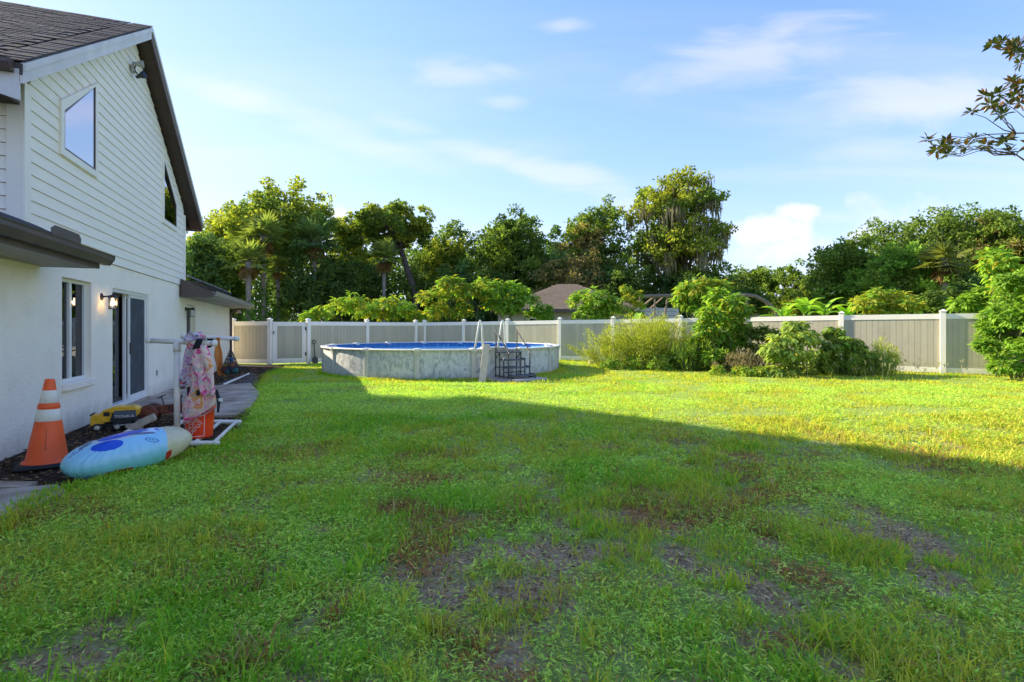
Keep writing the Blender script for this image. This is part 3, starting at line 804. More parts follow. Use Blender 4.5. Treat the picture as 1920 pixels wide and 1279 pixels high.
def lantern(t, s, z, label, lit):
    p = hw(t, s, z)
    r = empty('wall_lantern', p, HA, label, 'lamp', 'lanterns on the house wall')
    MB().lathe([(0.0, 0), (0.06, 0), (0.058, 0.014), (0.03, 0.024), (0.0, 0.026)], 16, Matrix.Rotation(R(90), 4, 'Y')).build('mount_plate', M['dark_iron'], r, True)
    MB().tube([(0.015, 0, 0.0), (0.07, 0, 0.005), (0.12, 0, 0.015), (0.16, 0, -0.005)], [0.016, 0.012, 0.012, 0.012], 8).build('arm', M['dark_iron'], r, True)
    mt = Matrix.Translation((0.16, 0, 0))
    MB().lathe([(0.012, 0.055), (0.012, 0.04), (0.045, 0.025), (0.07, -0.01), (0.072, -0.02), (0.0, -0.02)], 12, mt).build('cap', M['dark_iron'], r)
    MB().lathe([(0.058, -0.021), (0.058, -0.19), (0.052, -0.19), (0.052, -0.021)], 8, mt, cap=False).build('glass_shade', lampglass if lit else frost_m, r)
    cg = MB()
    for k in range(6):
        a = 2 * math.pi * k / 6
        cg.tube([(0.16 + .064 * math.cos(a), .064 * math.sin(a), -0.015), (0.16 + .064 * math.cos(a), .064 * math.sin(a), -0.2)], 0.005, 5)
    cg.lathe([(0.07, -0.19), (0.07, -0.202), (0.055, -0.202), (0.055, -0.19)], 12, mt)
    cg.build('cage', M['dark_iron'], r)
    if lit:
        MB().lathe([(0.012, -0.03), (0.014, -0.06), (0.03, -0.095), (0.028, -0.125), (0.0, -0.145)], 12, mt).build('bulb', bulb_m, r, True)
        lp = bpy.data.lights.new('lantern_light', 'POINT'); lp.energy = 5.0; lp.color = (1, 0.6, 0.25); lp.shadow_soft_size = 0.03
        lo = bpy.data.objects.new('lantern_light', lp); C.objects.link(lo); lo.parent = r; lo.location = (0.16, 0, -0.10)
lantern(0.0, 2.90, 2.01, 'lit black cage lantern on the white wall beside the sliding door', True)
lantern(0.0, 8.68, 2.0, 'unlit lantern with frosted shade beside the brown side door', False)

p = hw(0.03, 4.27, 6.36)
r = empty('flood_light', p, HA, 'weathered twin head flood light high in the siding gable', 'lamp')
MB().bbox(0.0, 0.05, -0.07, 0.07, -0.06, 0.06, 0.01).build('mount_plate', mat('weathered_metal', (0.42, 0.42, 0.42), 0.5), r)
for sy, dz in ((-1, 0.07), (1, -0.08)):
    mt = Matrix.Translation((0.11, sy * 0.09, dz)) @ Matrix.Rotation(R(65 * sy), 4, 'X') @ Matrix.Rotation(R(60), 4, 'Y')
    MB().lathe([(0.028, -0.07), (0.032, 0.0), (0.05, 0.03), (0.068, 0.09), (0.072, 0.10), (0.0, 0.085)], 14, mt).build('lamp_head', bpy.data.materials['weathered_metal'] if sy < 0 else M['dark_iron'], r, True)
    MB().tube([(0.04, 0, 0), (0.08, sy * 0.05, dz * .7), (0.11, sy * 0.09, dz)], 0.012, 6).build('knuckle', M['dark_iron'], r)
p = hw(0.30, 16.30, 2.295)
r = empty('eave_lamp', p, HA, 'small bell shaped lamp hanging under the wing eave by the fence', 'lamp')
MB().lathe([(0.035, 0.0), (0.035, -0.025), (0.018, -0.03), (0.018, -0.09), (0.0, -0.09)], 12).build('stem', mat('pale_metal', (0.5, 0.45, 0.36), 0.4), r)
MB().lathe([(0.02, -0.06), (0.05, -0.09), (0.075, -0.15), (0.11, -0.19), (0.112, -0.20), (0.0, -0.18)], 16).build('lamp_shade', bpy.data.materials['pale_metal'], r, True)
# ------------------------------------------------------------------ vinyl fence
def vinyl(name, col):
    return mat(name, col, 0.5, 0.05, 1.3, 0.03, 8, 0.35, dirt=((col[0] * 0.82, col[1] * 0.81, col[2] * 0.76), 1.7, 0.55, 0.85))
tanm = [vinyl('tan_board', (0.49, 0.44, 0.325)), vinyl('tan_board_pale', (0.52, 0.465, 0.345)), vinyl('tan_board_grey', (0.465, 0.42, 0.315))]
FENCE = [(437, 22.0), (506, 21.7), (578, 22.3), (688, 24.5), (779, 27.0), (796, 27.4), (870, 27.0), (952, 26.0), (1050, 24.5), (1150, 23.5), (1276, 22.0), (1396, 20.8), (1578, 18.8), (1768, 17.2), (1975, 15.9), (2200, 14.9)]
def fpt(i):
    px, Y = FENCE[i]
    return Vector(((px - 960) / F * Y, Y, 0))
def fh(x):
    return 1.77 + max(0.0, min(1.0, (x + 6) / 19)) * 0.19
# a board of unit width, depth and height with tongues at its sides: shared by every board through object scale
def board_mesh(m):
    me = MB().prism([(-0.5, -0.12), (-0.478, -0.12), (-0.478, -0.5), (0.478, -0.5), (0.478, -0.12), (0.5, -0.12), (0.5, 0.12), (0.478, 0.12), (0.478, 0.5), (-0.478, 0.5), (-0.478, 0.12), (-0.5, 0.12)], 2, 0, 1)
    o = me.build('board', m); fix_normals(o); d = o.data; bpy.data.objects.remove(o); return d
for _m in tanm: weather(_m, (0.30, 0.31, 0.20), 0.05, 0.5, 0.45)
BOARDS = [board_mesh(m) for m in tanm]
_po = MB().bbox(-0.075, 0.075, -0.075, 0.075, -0.1, 1.0, 0.008).build('post', M['vinyl_white']); POST = _po.data; bpy.data.objects.remove(_po)
_po = MB().rings([[(-a, -a, z), (a, -a, z), (a, a, z), (-a, a, z)] for a, z in ((0.085, 0), (0.092, 0.01), (0.092, 0.032), (0.055, 0.055), (0.006, 0.082))]).build('post_cap', M['vinyl_white']); CAP = _po.data; bpy.data.objects.remove(_po)
frng = random.Random(9)
def put(name, data, parent, loc, rz=0, sc=(1, 1, 1)):
    o = bpy.data.objects.new(name, data); C.objects.link(o); o.parent = parent; o.location = loc; o.rotation_euler = (0, 0, rz); o.scale = sc
    return o
def fence_post(root, base, p, rz, h):
    o = put('post', POST, root, p - base, rz, (1, 1, h + 0.06))
    c = put('post_cap', CAP, o, (0, 0, 1.0), 0, (1, 1, 1 / (h + 0.06)))
def fence_panel(root, base, a, b, ga=0.075, gb=0.075):
    d = (b - a); L = d.length; u = d.normalized(); rz = math.atan2(u.y, u.x)
    ha, hb = fh(a.x), fh(b.x)
    nrm = Vector((-u.y, u.x, 0))
    def sl_box(za0, zb0, th, dep):
        p0 = a + u * ga - base; p1 = b - u * gb - base
        vs = []
        for q, z in ((p0, za0), (p1, zb0)):
            for s in (-dep / 2, dep / 2):
                for dz in (0, th): vs.append(q + nrm * s + Vector((0, 0, z + dz)))
        return MB().add(vs, [(0, 1, 3, 2), (4, 6, 7, 5), (0, 4, 5, 1), (2, 3, 7, 6), (1, 5, 7, 3), (0, 2, 6, 4)])
    o = sl_box(ha - 0.17, hb - 0.17, 0.17, 0.062).build('top_rail', M['vinyl_white'], root); fix_normals(o)
    o = sl_box(0.05, 0.05, 0.17, 0.062).build('bottom_rail', M['vinyl_white'], root); fix_normals(o)
    n = max(1, round((L - ga - gb) / 0.165)); w = (L - ga - gb) / n
    for k in range(n):
        s = ga + (k + 0.5) * w
        q = a + u * s - base
        h = ha + (hb - ha) * s / L
        put('board', frng.choice(BOARDS), root, q + Vector((0, 0, 0.20)), rz + (math.pi if frng.random() < .5 else 0), (w, 0.026, h - 0.36))
def fence_run(idx, label, ends=True):
    base = fpt(idx[0]).copy()
    root = empty('vinyl_fence', base, 0, label, 'fence')
    for k in range(len(idx) - 1):
        fence_panel(root, base, fpt(idx[k]), fpt(idx[k + 1]))
    for k, i in enumerate(idx):
        p = fpt(i); j = idx[min(k + 1, len(idx) - 1)]; jj = idx[max(k - 1, 0)]
        d = fpt(j) - fpt(jj)
        fence_post(root, base, p, math.atan2(d.y, d.x), fh(p.x))
    return root
fence_run([0, 1], 'short tan and white fence section between the house wing and the gate')
fence_run([2, 3, 4, 5], 'tan fence with white posts behind the shovel and left half of the pool')
fence_run(list(range(6, 16)), 'long tan fence with white rails behind pool steps, shrubs and lawn')
# the corner piece that joins the two runs belongs to the middle one
_r = [o for o in bpy.data.objects if o.name == 'vinyl_fence.001'][0]
fence_panel(_r, Vector(_r.location), fpt(5), fpt(6))
# gate
a, b = fpt(1), fpt(2); u = (b - a).normalized(); L = (b - a).length; rzg = math.atan2(u.y, u.x)
gate = empty('fence_gate', a, rzg, 'tan gate in a wide white frame between the fence and the pool', 'gate')
hg = fh(a.x) - 0.02
fr = MB().add([], [])
fr.ring_prism([(0.10, 0.06), (L - 0.10, 0.06), (L - 0.10, hg), (0.10, hg)], [(0.27, 0.25), (L - 0.24, 0.25), (L - 0.24, hg - 0.17), (0.27, hg - 0.17)], 1, -0.032, 0.032)
o = fr.build('gate_frame', M['vinyl_white'], gate); fix_normals(o)
n = 6; w = (L - 0.51) / n
for k in range(n):
    put('board', frng.choice(BOARDS), gate, (0.27 + (k + .5) * w, 0, 0.24), 0, (w, 0.026, hg - 0.40))
MB().bbox(0.12, 0.16, -0.06, -0.033, 1.25, 1.36, 0.006).build('latch', M['dark_iron'], gate)
for z in (0.35, 1.4):
    MB().bbox(L - 0.13, L - 0.075, -0.05, -0.033, z, z + 0.14, 0.006).build('hinge', M['dark_iron'], gate)

# ------------------------------------------------------------------ pool
def marble_mat():
    m = mat('pool_wall_print', (0.43, 0.435, 0.43), 0.5, 0.10, 2.5, spec=0.3)
    nt = m.node_tree; N = nt.nodes.new; L = nt.links.new
    b = nt.nodes['Principled BSDF']
    g = N('ShaderNodeNewGeometry')
    mp = N('ShaderNodeMapping'); mp.inputs['Scale'].default_value = (1.6, 1.6, 1.0)
    L(g.outputs['Position'], mp.inputs[0])
    n = N('ShaderNodeTexNoise'); n.inputs['Scale'].default_value = 2.2; n.inputs['Detail'].default_value = 7; n.inputs['Roughness'].default_value = 0.62; n.inputs['Distortion'].default_value = 2.6
    L(mp.outputs[0], n.inputs['Vector'])
    r = N('ShaderNodeValToRGB')
    e = r.color_ramp.elements
    e[0].position = 0.33; e[0].color = (0.30, 0.315, 0.32, 1)
    e[1].position = 0.62; e[1].color = (0.68, 0.67, 0.645, 1)
    x = r.color_ramp.elements.new(0.46); x.color = (0.52, 0.525, 0.515, 1)
    x = r.color_ramp.elements.new(0.52); x.color = (0.61, 0.605, 0.59, 1)
    L(n.outputs[0], r.inputs[0]); L(r.outputs[0], b.inputs['Base Color'])
    return m
pool_white = mat('pool_resin', (0.72, 0.69, 0.63), 0.45, 0.06, 3, spec=0.35, dirt=((0.42, 0.40, 0.36), 4, 0.55, 0.8))
pool_tan = mat('pool_upright', (0.58, 0.55, 0.49), 0.5, 0.08, 4)
marble = marble_mat(); weather(marble, (0.22, 0.23, 0.17), 0.0, 0.2, 0.5)
def liner_mat():
    m = mat('pool_liner', (0.02, 0.13, 0.48), 0.35, 0.1, 6, spec=0.5)
    nt = m.node_tree; N = nt.nodes.new; L = nt.links.new; b = nt.nodes['Principled BSDF']
    g = N('ShaderNodeNewGeometry')
    v = N('ShaderNodeTexVoronoi'); v.inputs['Scale'].default_value = 7.0; L(g.outputs['Position'], v.inputs['Vector'])
    r = N('ShaderNodeValToRGB'); e = r.color_ramp.elements
    e[0].position = 0.05; e[0].color = (0.16, 0.50, 0.85, 1); e[1].position = 0.45; e[1].color = (0.03, 0.22, 0.55, 1)
    L(v.outputs['Distance'], r.inputs[0]); L(r.outputs[0], b.inputs['Base Color'])
    return m
liner = liner_mat()
def water_mat():
    m = bpy.data.materials.new('pool_water'); m.use_nodes = True
    nt = m.node_tree; N = nt.nodes.new; L = nt.links.new; b = nt.nodes['Principled BSDF']
    b.inputs['Base Color'].default_value = (0.02, 0.22, 0.55, 1); b.inputs['Roughness'].default_value = 0.06; b.inputs['IOR'].default_value = 1.33
    g = N('ShaderNodeNewGeometry'); n = N('ShaderNodeTexNoise'); n.inputs['Scale'].default_value = 5; n.inputs['Detail'].default_value = 4
    L(g.outputs['Position'], n.inputs['Vector'])
    bp = N('ShaderNodeBump'); bp.inputs['Strength'].default_value = 0.28; bp.inputs['Distance'].default_value = 0.05
    L(n.outputs[0], bp.inputs['Height']); L(bp.outputs[0], b.inputs['Normal'])
    return m
pool = empty('swimming_pool', (POOL_C[0], POOL_C[1], 0), 0, 'round above ground pool with blue water and marbled grey wall', 'pool')
NP = 16; A0 = R(-3.2); ST = 2 * math.pi / NP
def arc(r, a, z): return (r * math.sin(a), -r * math.cos(a), z)
SUB = 6
for k in range(NP):
    a0 = A0 + k * ST; a1 = a0 + ST
    angs = [a0 + (a1 - a0) * i / SUB for i in range(SUB + 1)]
    mb = MB().rings([[arc(POOL_R - 0.012, a, -0.05), arc(POOL_R, a, -0.05), arc(POOL_R, a, RIM_Z - 0.03), arc(POOL_R - 0.012, a, RIM_Z - 0.03)] for a in angs])
    o = mb.build('wall_panel', marble, pool); fix_normals(o)
    angs = [a0 + 0.016 + (a1 - a0 - 0.032) * i / SUB for i in range(SUB + 1)]
    mb = MB().rings([[arc(POOL_R - 0.10, a, RIM_Z - 0.028), arc(POOL_R + 0.075, a, RIM_Z - 0.045), arc(POOL_R + 0.09, a, RIM_Z - 0.02), arc(POOL_R + 0.07, a, RIM_Z), arc(POOL_R - 0.08, a, RIM_Z + 0.006), arc(POOL_R - 0.105, a, RIM_Z - 0.008)] for a in angs])
    o = mb.build('top_rail', pool_white, pool); fix_normals(o)
    # upright and its cap
    m = Matrix.Rotation(a0, 4, 'Z') @ Matrix.Translation((0, -POOL_R, 0))
    mb = MB().rings([[(-w / 2, 0.0, z), (-w / 2, -d * .6, z), (-w / 3, -d, z), (w / 3, -d, z), (w / 2, -d * .6, z), (w / 2, 0.0, z)] for w, d, z in ((0.15, 0.05, -0.05), (0.15, 0.05, RIM_Z - 0.2), (0.165, 0.075, RIM_Z - 0.09), (0.17, 0.085, RIM_Z - 0.03))], m)
    o = mb.build('upright', pool_tan, pool); fix_normals(o)
    mb = MB().rings([[(-w / 2, 0.12, z), (-w / 2, -d * .7, z), (-w / 3, -d, z), (w / 3, -d, z), (w / 2, -d * .7, z), (w / 2, 0.12, z)] for w, d, z in ((0.19, 0.09, RIM_Z - 0.07), (0.20, 0.105, RIM_Z - 0.03), (0.19, 0.10, RIM_Z + 0.012), (0.13, 0.06, RIM_Z + 0.025))], m)
    o = mb.build('rail_cap', pool_white, o and pool); fix_normals(o)
NL = 96
mb = MB().rings([[arc(POOL_R - 0.014, 2 * math.pi * k / NL, z) for k in range(NL)] for z in (0.0, RIM_Z - 0.03)], None, cap=False)
lo = mb.build('liner', liner, pool, True)
MB().add([arc(POOL_R - 0.016, 2 * math.pi * k / NL, 0.70) for k in range(NL)], [tuple(range(NL))]).build('water', water_mat(), pool)

# white A frame ladder on the rim
def rim_frame(name, ang, z, label, cat):
    p = pool_pt(POOL_R - 0.02, ang, z)
    return empty(name, p, ang, label, cat)
lad = rim_frame('pool_ladder', R(25.5), RIM_Z, 'white plastic A frame ladder astride the pool rim', 'ladder')
lad.location = (-0.62, 15.78, RIM_Z)
lad.rotation_euler = (0, 0, R(20))
white_plastic = mat('white_plastic', (0.74, 0.73, 0.69), 0.45, 0.06, 6)
for sx in (-0.36, 0.34):
    MB().tube([(sx - 0.16, -0.08, 0.0), (sx - 0.05, -0.02, 0.55), (sx - 0.005, 0.0, 0.78), (sx + 0.03, 0.01, 0.835), (sx + 0.07, 0.02, 0.79), (sx + 0.095, 0.03, 0.55), (sx + 0.12, 0.05, 0.0)], [0.028, 0.026, 0.026, 0.027, 0.026, 0.026, 0.03], 10).build('side_rail', white_plastic, lad, True)
    for dx in (-0.16, 0.12):
        MB().bbox(sx + dx - 0.06, sx + dx + 0.06, -0.09, 0.10, 0.0, 0.03, 0.01).build('foot_plate', white_plastic, lad)
for k, z in enumerate((-0.02, -0.26, -0.50)):
    MB().bbox(-0.32, 0.36, 0.22 + 0.07 * k, 0.32 + 0.07 * k, z, z + 0.035, 0.01).build('tread', white_plastic, lad)
MB().bbox(-0.30, 0.50, -0.07, 0.15, 0.008, 0.055, 0.012).build('deck', white_plastic, lad)

# dark resin steps with rails, outside the pool
st = empty('pool_steps', pool_pt(POOL_R + 0.10, PHI, 0), PHI, 'dark grey entry steps with two handrails beside the pool', 'steps')
stm = mat('step_resin', (0.045, 0.047, 0.055), 0.5, 0.15, 5, spec=0.4)
stt = mat('step_tread', (0.11, 0.11, 0.125), 0.7, 0.12, 6)
SW = 0.40
lev = [(0.80, 0.0, 0.28), (0.585, 0.25, 0.25), (0.375, 0.50, 0.25), (0.17, 0.75, 0.28)]
for k, (z, r0, dp) in enumerate(lev):
    MB().bbox(-SW, SW, -r0 - dp, -r0, z - 0.035, z, 0.01).build('tread', stt, st)
    zt = z - 0.035
    for sx in (-SW + 0.03, SW - 0.03):
        MB().tube([(sx, -r0 - dp + 0.03, zt), (sx, -r0 - dp + 0.03, 0.06)], 0.018, 6).build('leg', stm, st)
        if k < 3:
            MB().tube([(sx, -r0 - dp + 0.01, zt - 0.16), (sx, -r0 - dp - 0.22, zt - 0.16)], 0.014, 6).build('side_brace', stm, st)
for sx in (-SW + 0.03, SW - 0.03):
    MB().tube([(sx, -0.02, 0.76), (sx, -0.02, 0.06)], 0.018, 6).build('leg', stm, st)
    MB().tube([(sx, -0.04, 0.10), (sx, -0.98, 0.09)], 0.015, 6).build('base_rail', stm, st)
    MB().tube([(sx, 0.02, 1.46), (sx, -0.05, 1.40), (sx, -0.74, 0.80), (sx, -0.79, 0.77)], 0.020, 8).build('handrail', stm, st)
    MB().tube([(sx, -0.04, 1.40), (sx, -0.04, 0.80)], 0.018, 6).build('rail_post', stm, st)
    MB().tube([(sx, -0.72, 0.80), (sx, -0.72, 0.20)], 0.018, 6).build('rail_post', stm, st)
    MB().tube([(sx, -0.05, 0.60), (sx, -0.26, 0.79)], 0.014, 6).build('brace', stm, st)
MB().tube([(-SW + .03, -0.02, 0.34), (SW - .03, -0.02, 0.34)], 0.014, 6).build('cross_brace', stm, st)
MB().tube([(-SW + .03, -0.5, 0.22), (SW - .03, -0.5, 0.22)], 0.014, 6).build('cross_brace', stm, st)
pd = empty('concrete_pad', pool_pt(POOL_R + 0.62, PHI, 0), PHI, 'worn pale concrete pad under the pool steps', 'pad')
MB().bbox(-0.78, 0.80, -0.52, 0.50, -0.04, 0.05, 0.03).build('slab', M['concrete'], pd)
MB().bbox(-0.50, 0.62, -0.74, -0.525, -0.04, 0.075, 0.02).build('front_block', mat('pale_concrete', (0.42, 0.39, 0.34), 0.9, 0.15, 4, 0.3, 50), pd)

# board leaning on the rim
bd = empty('leaning_board', (-0.83, 14.72, 0.0), R(8), 'pale tan wooden board leaning on the pool rim by the steps', 'board')
ta = math.atan2(0.66, 1.10)
MB().bbox(-0.095, 0.095, -0.016, 0.016, 0.0, 1.22, 0.005, Matrix.Rotation(-ta * 1.0, 4, 'X') @ Matrix.Rotation(R(9), 4, 'Y')).build('plank', mat('raw_board', (0.62, 0.50, 0.33), 0.8, 0.1, 10, 0.1, 40), bd)
MB().bbox(-0.09, 0.09, -0.024, -0.017, 0.10, 0.14, 0.002, Matrix.Rotation(-ta * 1.0, 4, 'X') @ Matrix.Rotation(R(9), 4, 'Y')).build('cleat', bpy.data.materials['raw_board'], bd)

# shovel against the fence
sh = empty('shovel', (-8.22, 22.28, 0), R(40), 'small black D handled shovel standing against the tan fence', 'shovel')
tl = Matrix.Rotation(R(-9), 4, 'X')
def tp(x, y, z): return tl @ Vector((x, y, z))
MB().tube([tp(0, 0, 0.28), tp(0, 0, 0.86)], 0.020, 8).build('shaft', M['dark_iron'], sh, True)
MB().tube([tp(0, 0, 0.84), tp(-0.06, 0, 0.90), tp(-0.065, 0, 0.98), tp(0, 0, 1.0), tp(0.065, 0, 0.98), tp(0.06, 0, 0.90), tp(0, 0, 0.84)], 0.018, 8).build('handle', M['dark_iron'], sh, True)
MB().prism([(-0.11, 0.0), (0.11, 0.0), (0.125, 0.22), (0.06, 0.29), (-0.06, 0.29), (-0.125, 0.22)], 1, -0.012, 0.012, tl).build('blade', M['dark_iron'], sh)

# ball behind the feathery bush
bl = empty('toy_ball', (3.42, 22.3, 0.30), 0, 'faded pink ball by the fence left of the feathery bush', 'ball')
pk = mat('faded_pink', (0.55, 0.25, 0.22), 0.5)
bs = MB().lathe([(0.15 * math.sin(math.pi * k / 10), -0.15 * math.cos(math.pi * k / 10)) for k in range(11)], 16).build('shell', pk, bl, True)
MB().lathe([(0.1515, -0.012), (0.153, 0), (0.1515, 0.012), (0.149, 0)], 20).build('seam', mat('ball_seam', (0.42, 0.18, 0.16), 0.5), bl, True)
MB().bbox(-0.2, 0.2, -0.2, 0.2, -0.31, -0.155, 0.02).build('base_block', M['concrete'], bl)
# ------------------------------------------------------------------ traffic cone
cone = empty('traffic_cone', (-4.99, 5.72, 0.015), R(38), 'orange traffic cone with two white bands on a black base', 'traffic cone')
cone.rotation_euler = (R(-1.5), R(1.5), R(38))
orange = mat('cone_orange', (0.95, 0.13, 0.03), 0.45, 0.08, 5, spec=0.35, dirt=((0.80, 0.16, 0.06), 6, 0.6, 0.85))
band = mat('cone_band', (0.80, 0.76, 0.64), 0.5, 0.06, 8, dirt=((0.30, 0.30, 0.28), 14, 0.62, 0.75))
rubber = mat('black_rubber', (0.022, 0.023, 0.026), 0.75, 0.3, 8, 0.2, 30)
def cr(z): return 0.182 - (z - 0.07) * (0.182 - 0.042) / 0.86
MB().bbox(-0.262, 0.262, -0.262, 0.262, 0.0, 0.055, 0.03).build('base', rubber, cone)
MB().lathe([(0.214, 0.055), (0.21, 0.066), (0.188, 0.075)] + [(cr(z), z) for z in (0.09, 0.2, 0.35, 0.5, 0.65, 0.8, 0.92)] + [(0.04, 0.935), (0.032, 0.935), (0.03, 0.6)], 36, cap=False).build('cone_body', orange, cone, True)
for a, b in ((0.49, 0.615), (0.68, 0.815)):
    MB().lathe([(cr(a) + 0.0005, a), (cr(a) + 0.003, a + 0.002), (cr(b) + 0.003, b - 0.002), (cr(b) + 0.0005, b)], 36, cap=False).build('reflective_band', band, cone, True)
MB().lathe([(cr(0.62) + 0.001, 0.622), (cr(0.62) + 0.006, 0.628), (cr(0.67) + 0.006, 0.668), (cr(0.67) + 0.001, 0.674)], 36, cap=False).build('ridge', orange, cone, True)
inkm = mat('faded_ink', (0.10, 0.04, 0.03), 0.7)
ink = MB()
irg = random.Random(2); dirc = math.atan2(-5.72, 4.99) - R(38) - 0.10
for k in range(13):                                              # worn stencil, no longer legible
    z = 0.20 + k * 0.0165; da = irg.uniform(0.02, 0.035)
    r0 = cr(z) + 0.0012; r1 = cr(z + 0.011) + 0.0012
    j = irg.uniform(-.01, .01)
    ink.add([(r0 * math.cos(dirc - da + j), r0 * math.sin(dirc - da + j), z), (r0 * math.cos(dirc + da + j), r0 * math.sin(dirc + da + j), z), (r1 * math.cos(dirc + da * .4 + j), r1 * math.sin(dirc + da * .4 + j), z + 0.011), (r1 * math.cos(dirc - da + j), r1 * math.sin(dirc - da + j), z + 0.011)], [(0, 1, 2, 3)])
ink.build('lettering', inkm, cone, kind='stuff')

# ------------------------------------------------------------------ inflatable float
def raft_material():
    m = bpy.data.materials.new('float_print'); m.use_nodes = True
    nt = m.node_tree; N = nt.nodes.new; L = nt.links.new; b = nt.nodes['Principled BSDF']
    b.inputs['Roughness'].default_value = 0.28; b.inputs['Specular IOR Level'].default_value = 0.5
    tc = N('ShaderNodeTexCoord'); sep = N('ShaderNodeSeparateXYZ'); L(tc.outputs['Object'], sep.inputs[0])
    x, y, z = sep.outputs
    def mth(op, a, c=None):
        n = N('ShaderNodeMath'); n.operation = op
        for i, v in enumerate((a, c)):
            if v is None: continue
            if isinstance(v, (int, float)): n.inputs[i].default_value = v
            else: L(v, n.inputs[i])
        return n.outputs[0]
    def stepm(v, e, w=0.006):
        r = N('ShaderNodeMapRange'); r.inputs[1].default_value = e - w; r.inputs[2].default_value = e + w; L(v, r.inputs[0]); return r.outputs[0]
    def ell(cx, cy, rx, ry, rot=0):
        dx = mth('SUBTRACT', x, cx); dy = mth('SUBTRACT', y, cy)
        c_, s_ = math.cos(R(rot)), math.sin(R(rot))
        a = mth('DIVIDE', mth('ADD', mth('MULTIPLY', dx, c_), mth('MULTIPLY', dy, s_)), rx); bb = mth('DIVIDE', mth('SUBTRACT', mth('MULTIPLY', dy, c_), mth('MULTIPLY', dx, s_)), ry)
        return mth('SQRT', mth('ADD', mth('MULTIPLY', a, a), mth('MULTIPLY', bb, bb)))
    inside = lambda e: mth('SUBTRACT', 1.0, stepm(e, 1.0, 0.03))
    top = stepm(z, 0.0, 0.01)
    def mix(f, c0, col):
        n = N('ShaderNodeMix'); n.data_type = 'RGBA'; L(f, n.inputs['Factor'])
        if isinstance(c0, tuple): n.inputs[6].default_value = (*c0, 1)
        else: L(c0, n.inputs[6])
        n.inputs[7].default_value = (*col, 1); return n.outputs[2]
    lo = stepm(z, 0.04, 0.06)
    c = mix(lo, (0.22, 0.60, 0.62), (0.33, 0.66, 0.84))                                  # turquoise flank, light blue top
    c = mix(inside(ell(-0.16, -0.05, 0.26, 0.50, 5)), c, (0.52, 0.60, 0.70))
    c = mix(inside(ell(-0.20, -0.02, 0.22, 0.44, 5)), c, (0.10, 0.13, 0.16))
    c = mix(inside(ell(-0.10, -0.06, 0.13, 0.40, 2)), c, (0.01, 0.09, 0.60))
    c = mix(inside(ell(0.14, -0.40, 0.13, 0.22, -14)), c, (0.01, 0.09, 0.60))
    c = mix(inside(ell(0.06, 0.14, 0.04, 0.20, -18)), c, (0.12, 0.15, 0.22))
    c = mix(inside(ell(-0.12, -0.62, 0.05, 0.12, 30)), c, (0.15, 0.18, 0.24))
    c = mix(inside(ell(-0.05, 0.36, 0.13, 0.09, 0)), c, (0.60, 0.72, 0.88))
    c = mix(inside(ell(-0.02, 0.40, 0.07, 0.04, 0)), c, (0.03, 0.12, 0.55))
    for cx, cy, rot in ((0.27, 0.22, -20), (-0.02, -0.78, 20)):                               # ovals printed as outlines
        e = ell(cx, cy, 0.045, 0.105, rot)
        ring = mth('MULTIPLY', inside(e), stepm(e, 0.80, 0.04))
        c = mix(ring, c, (0.03, 0.14, 0.36))
        e2 = ell(cx, cy, 0.02, 0.07, rot)
        c = mix(mth('MULTIPLY', inside(e2), mth('GREATER_THAN', mth('SINE', mth('MULTIPLY', y, 170)), 0.1)), c, (0.03, 0.14, 0.36))
    curve = mth('ADD', y, mth('MULTIPLY', mth('MULTIPLY', x, x), 0.5))
    c = mix(stepm(curve, 0.50, 0.004), c, (0.66, 0.60, 0.38))
    c = mix(mth('MULTIPLY', inside(ell(0.40, 0.46, 0.13, 0.06, 0)), mth('SUBTRACT', 1.0, top)), c, (0.62, 0.03, 0.02))
    c = mix(mth('MULTIPLY', inside(ell(0.40, -0.32, 0.13, 0.20, 0)), mth('LESS_THAN', z, -0.055)), c, (0.50, 0.06, 0.03))
    L(c, b.inputs['Base Color'])
    n = N('ShaderNodeTexNoise'); n.inputs['Scale'].default_value = 7; L(tc.outputs['Object'], n.inputs['Vector'])
    bp = N('ShaderNodeBump'); bp.inputs['Strength'].default_value = 0.12; bp.inputs['Distance'].default_value = 0.02; L(n.outputs[0], bp.inputs['Height']); L(bp.outputs[0], b.inputs['Normal'])
    return m
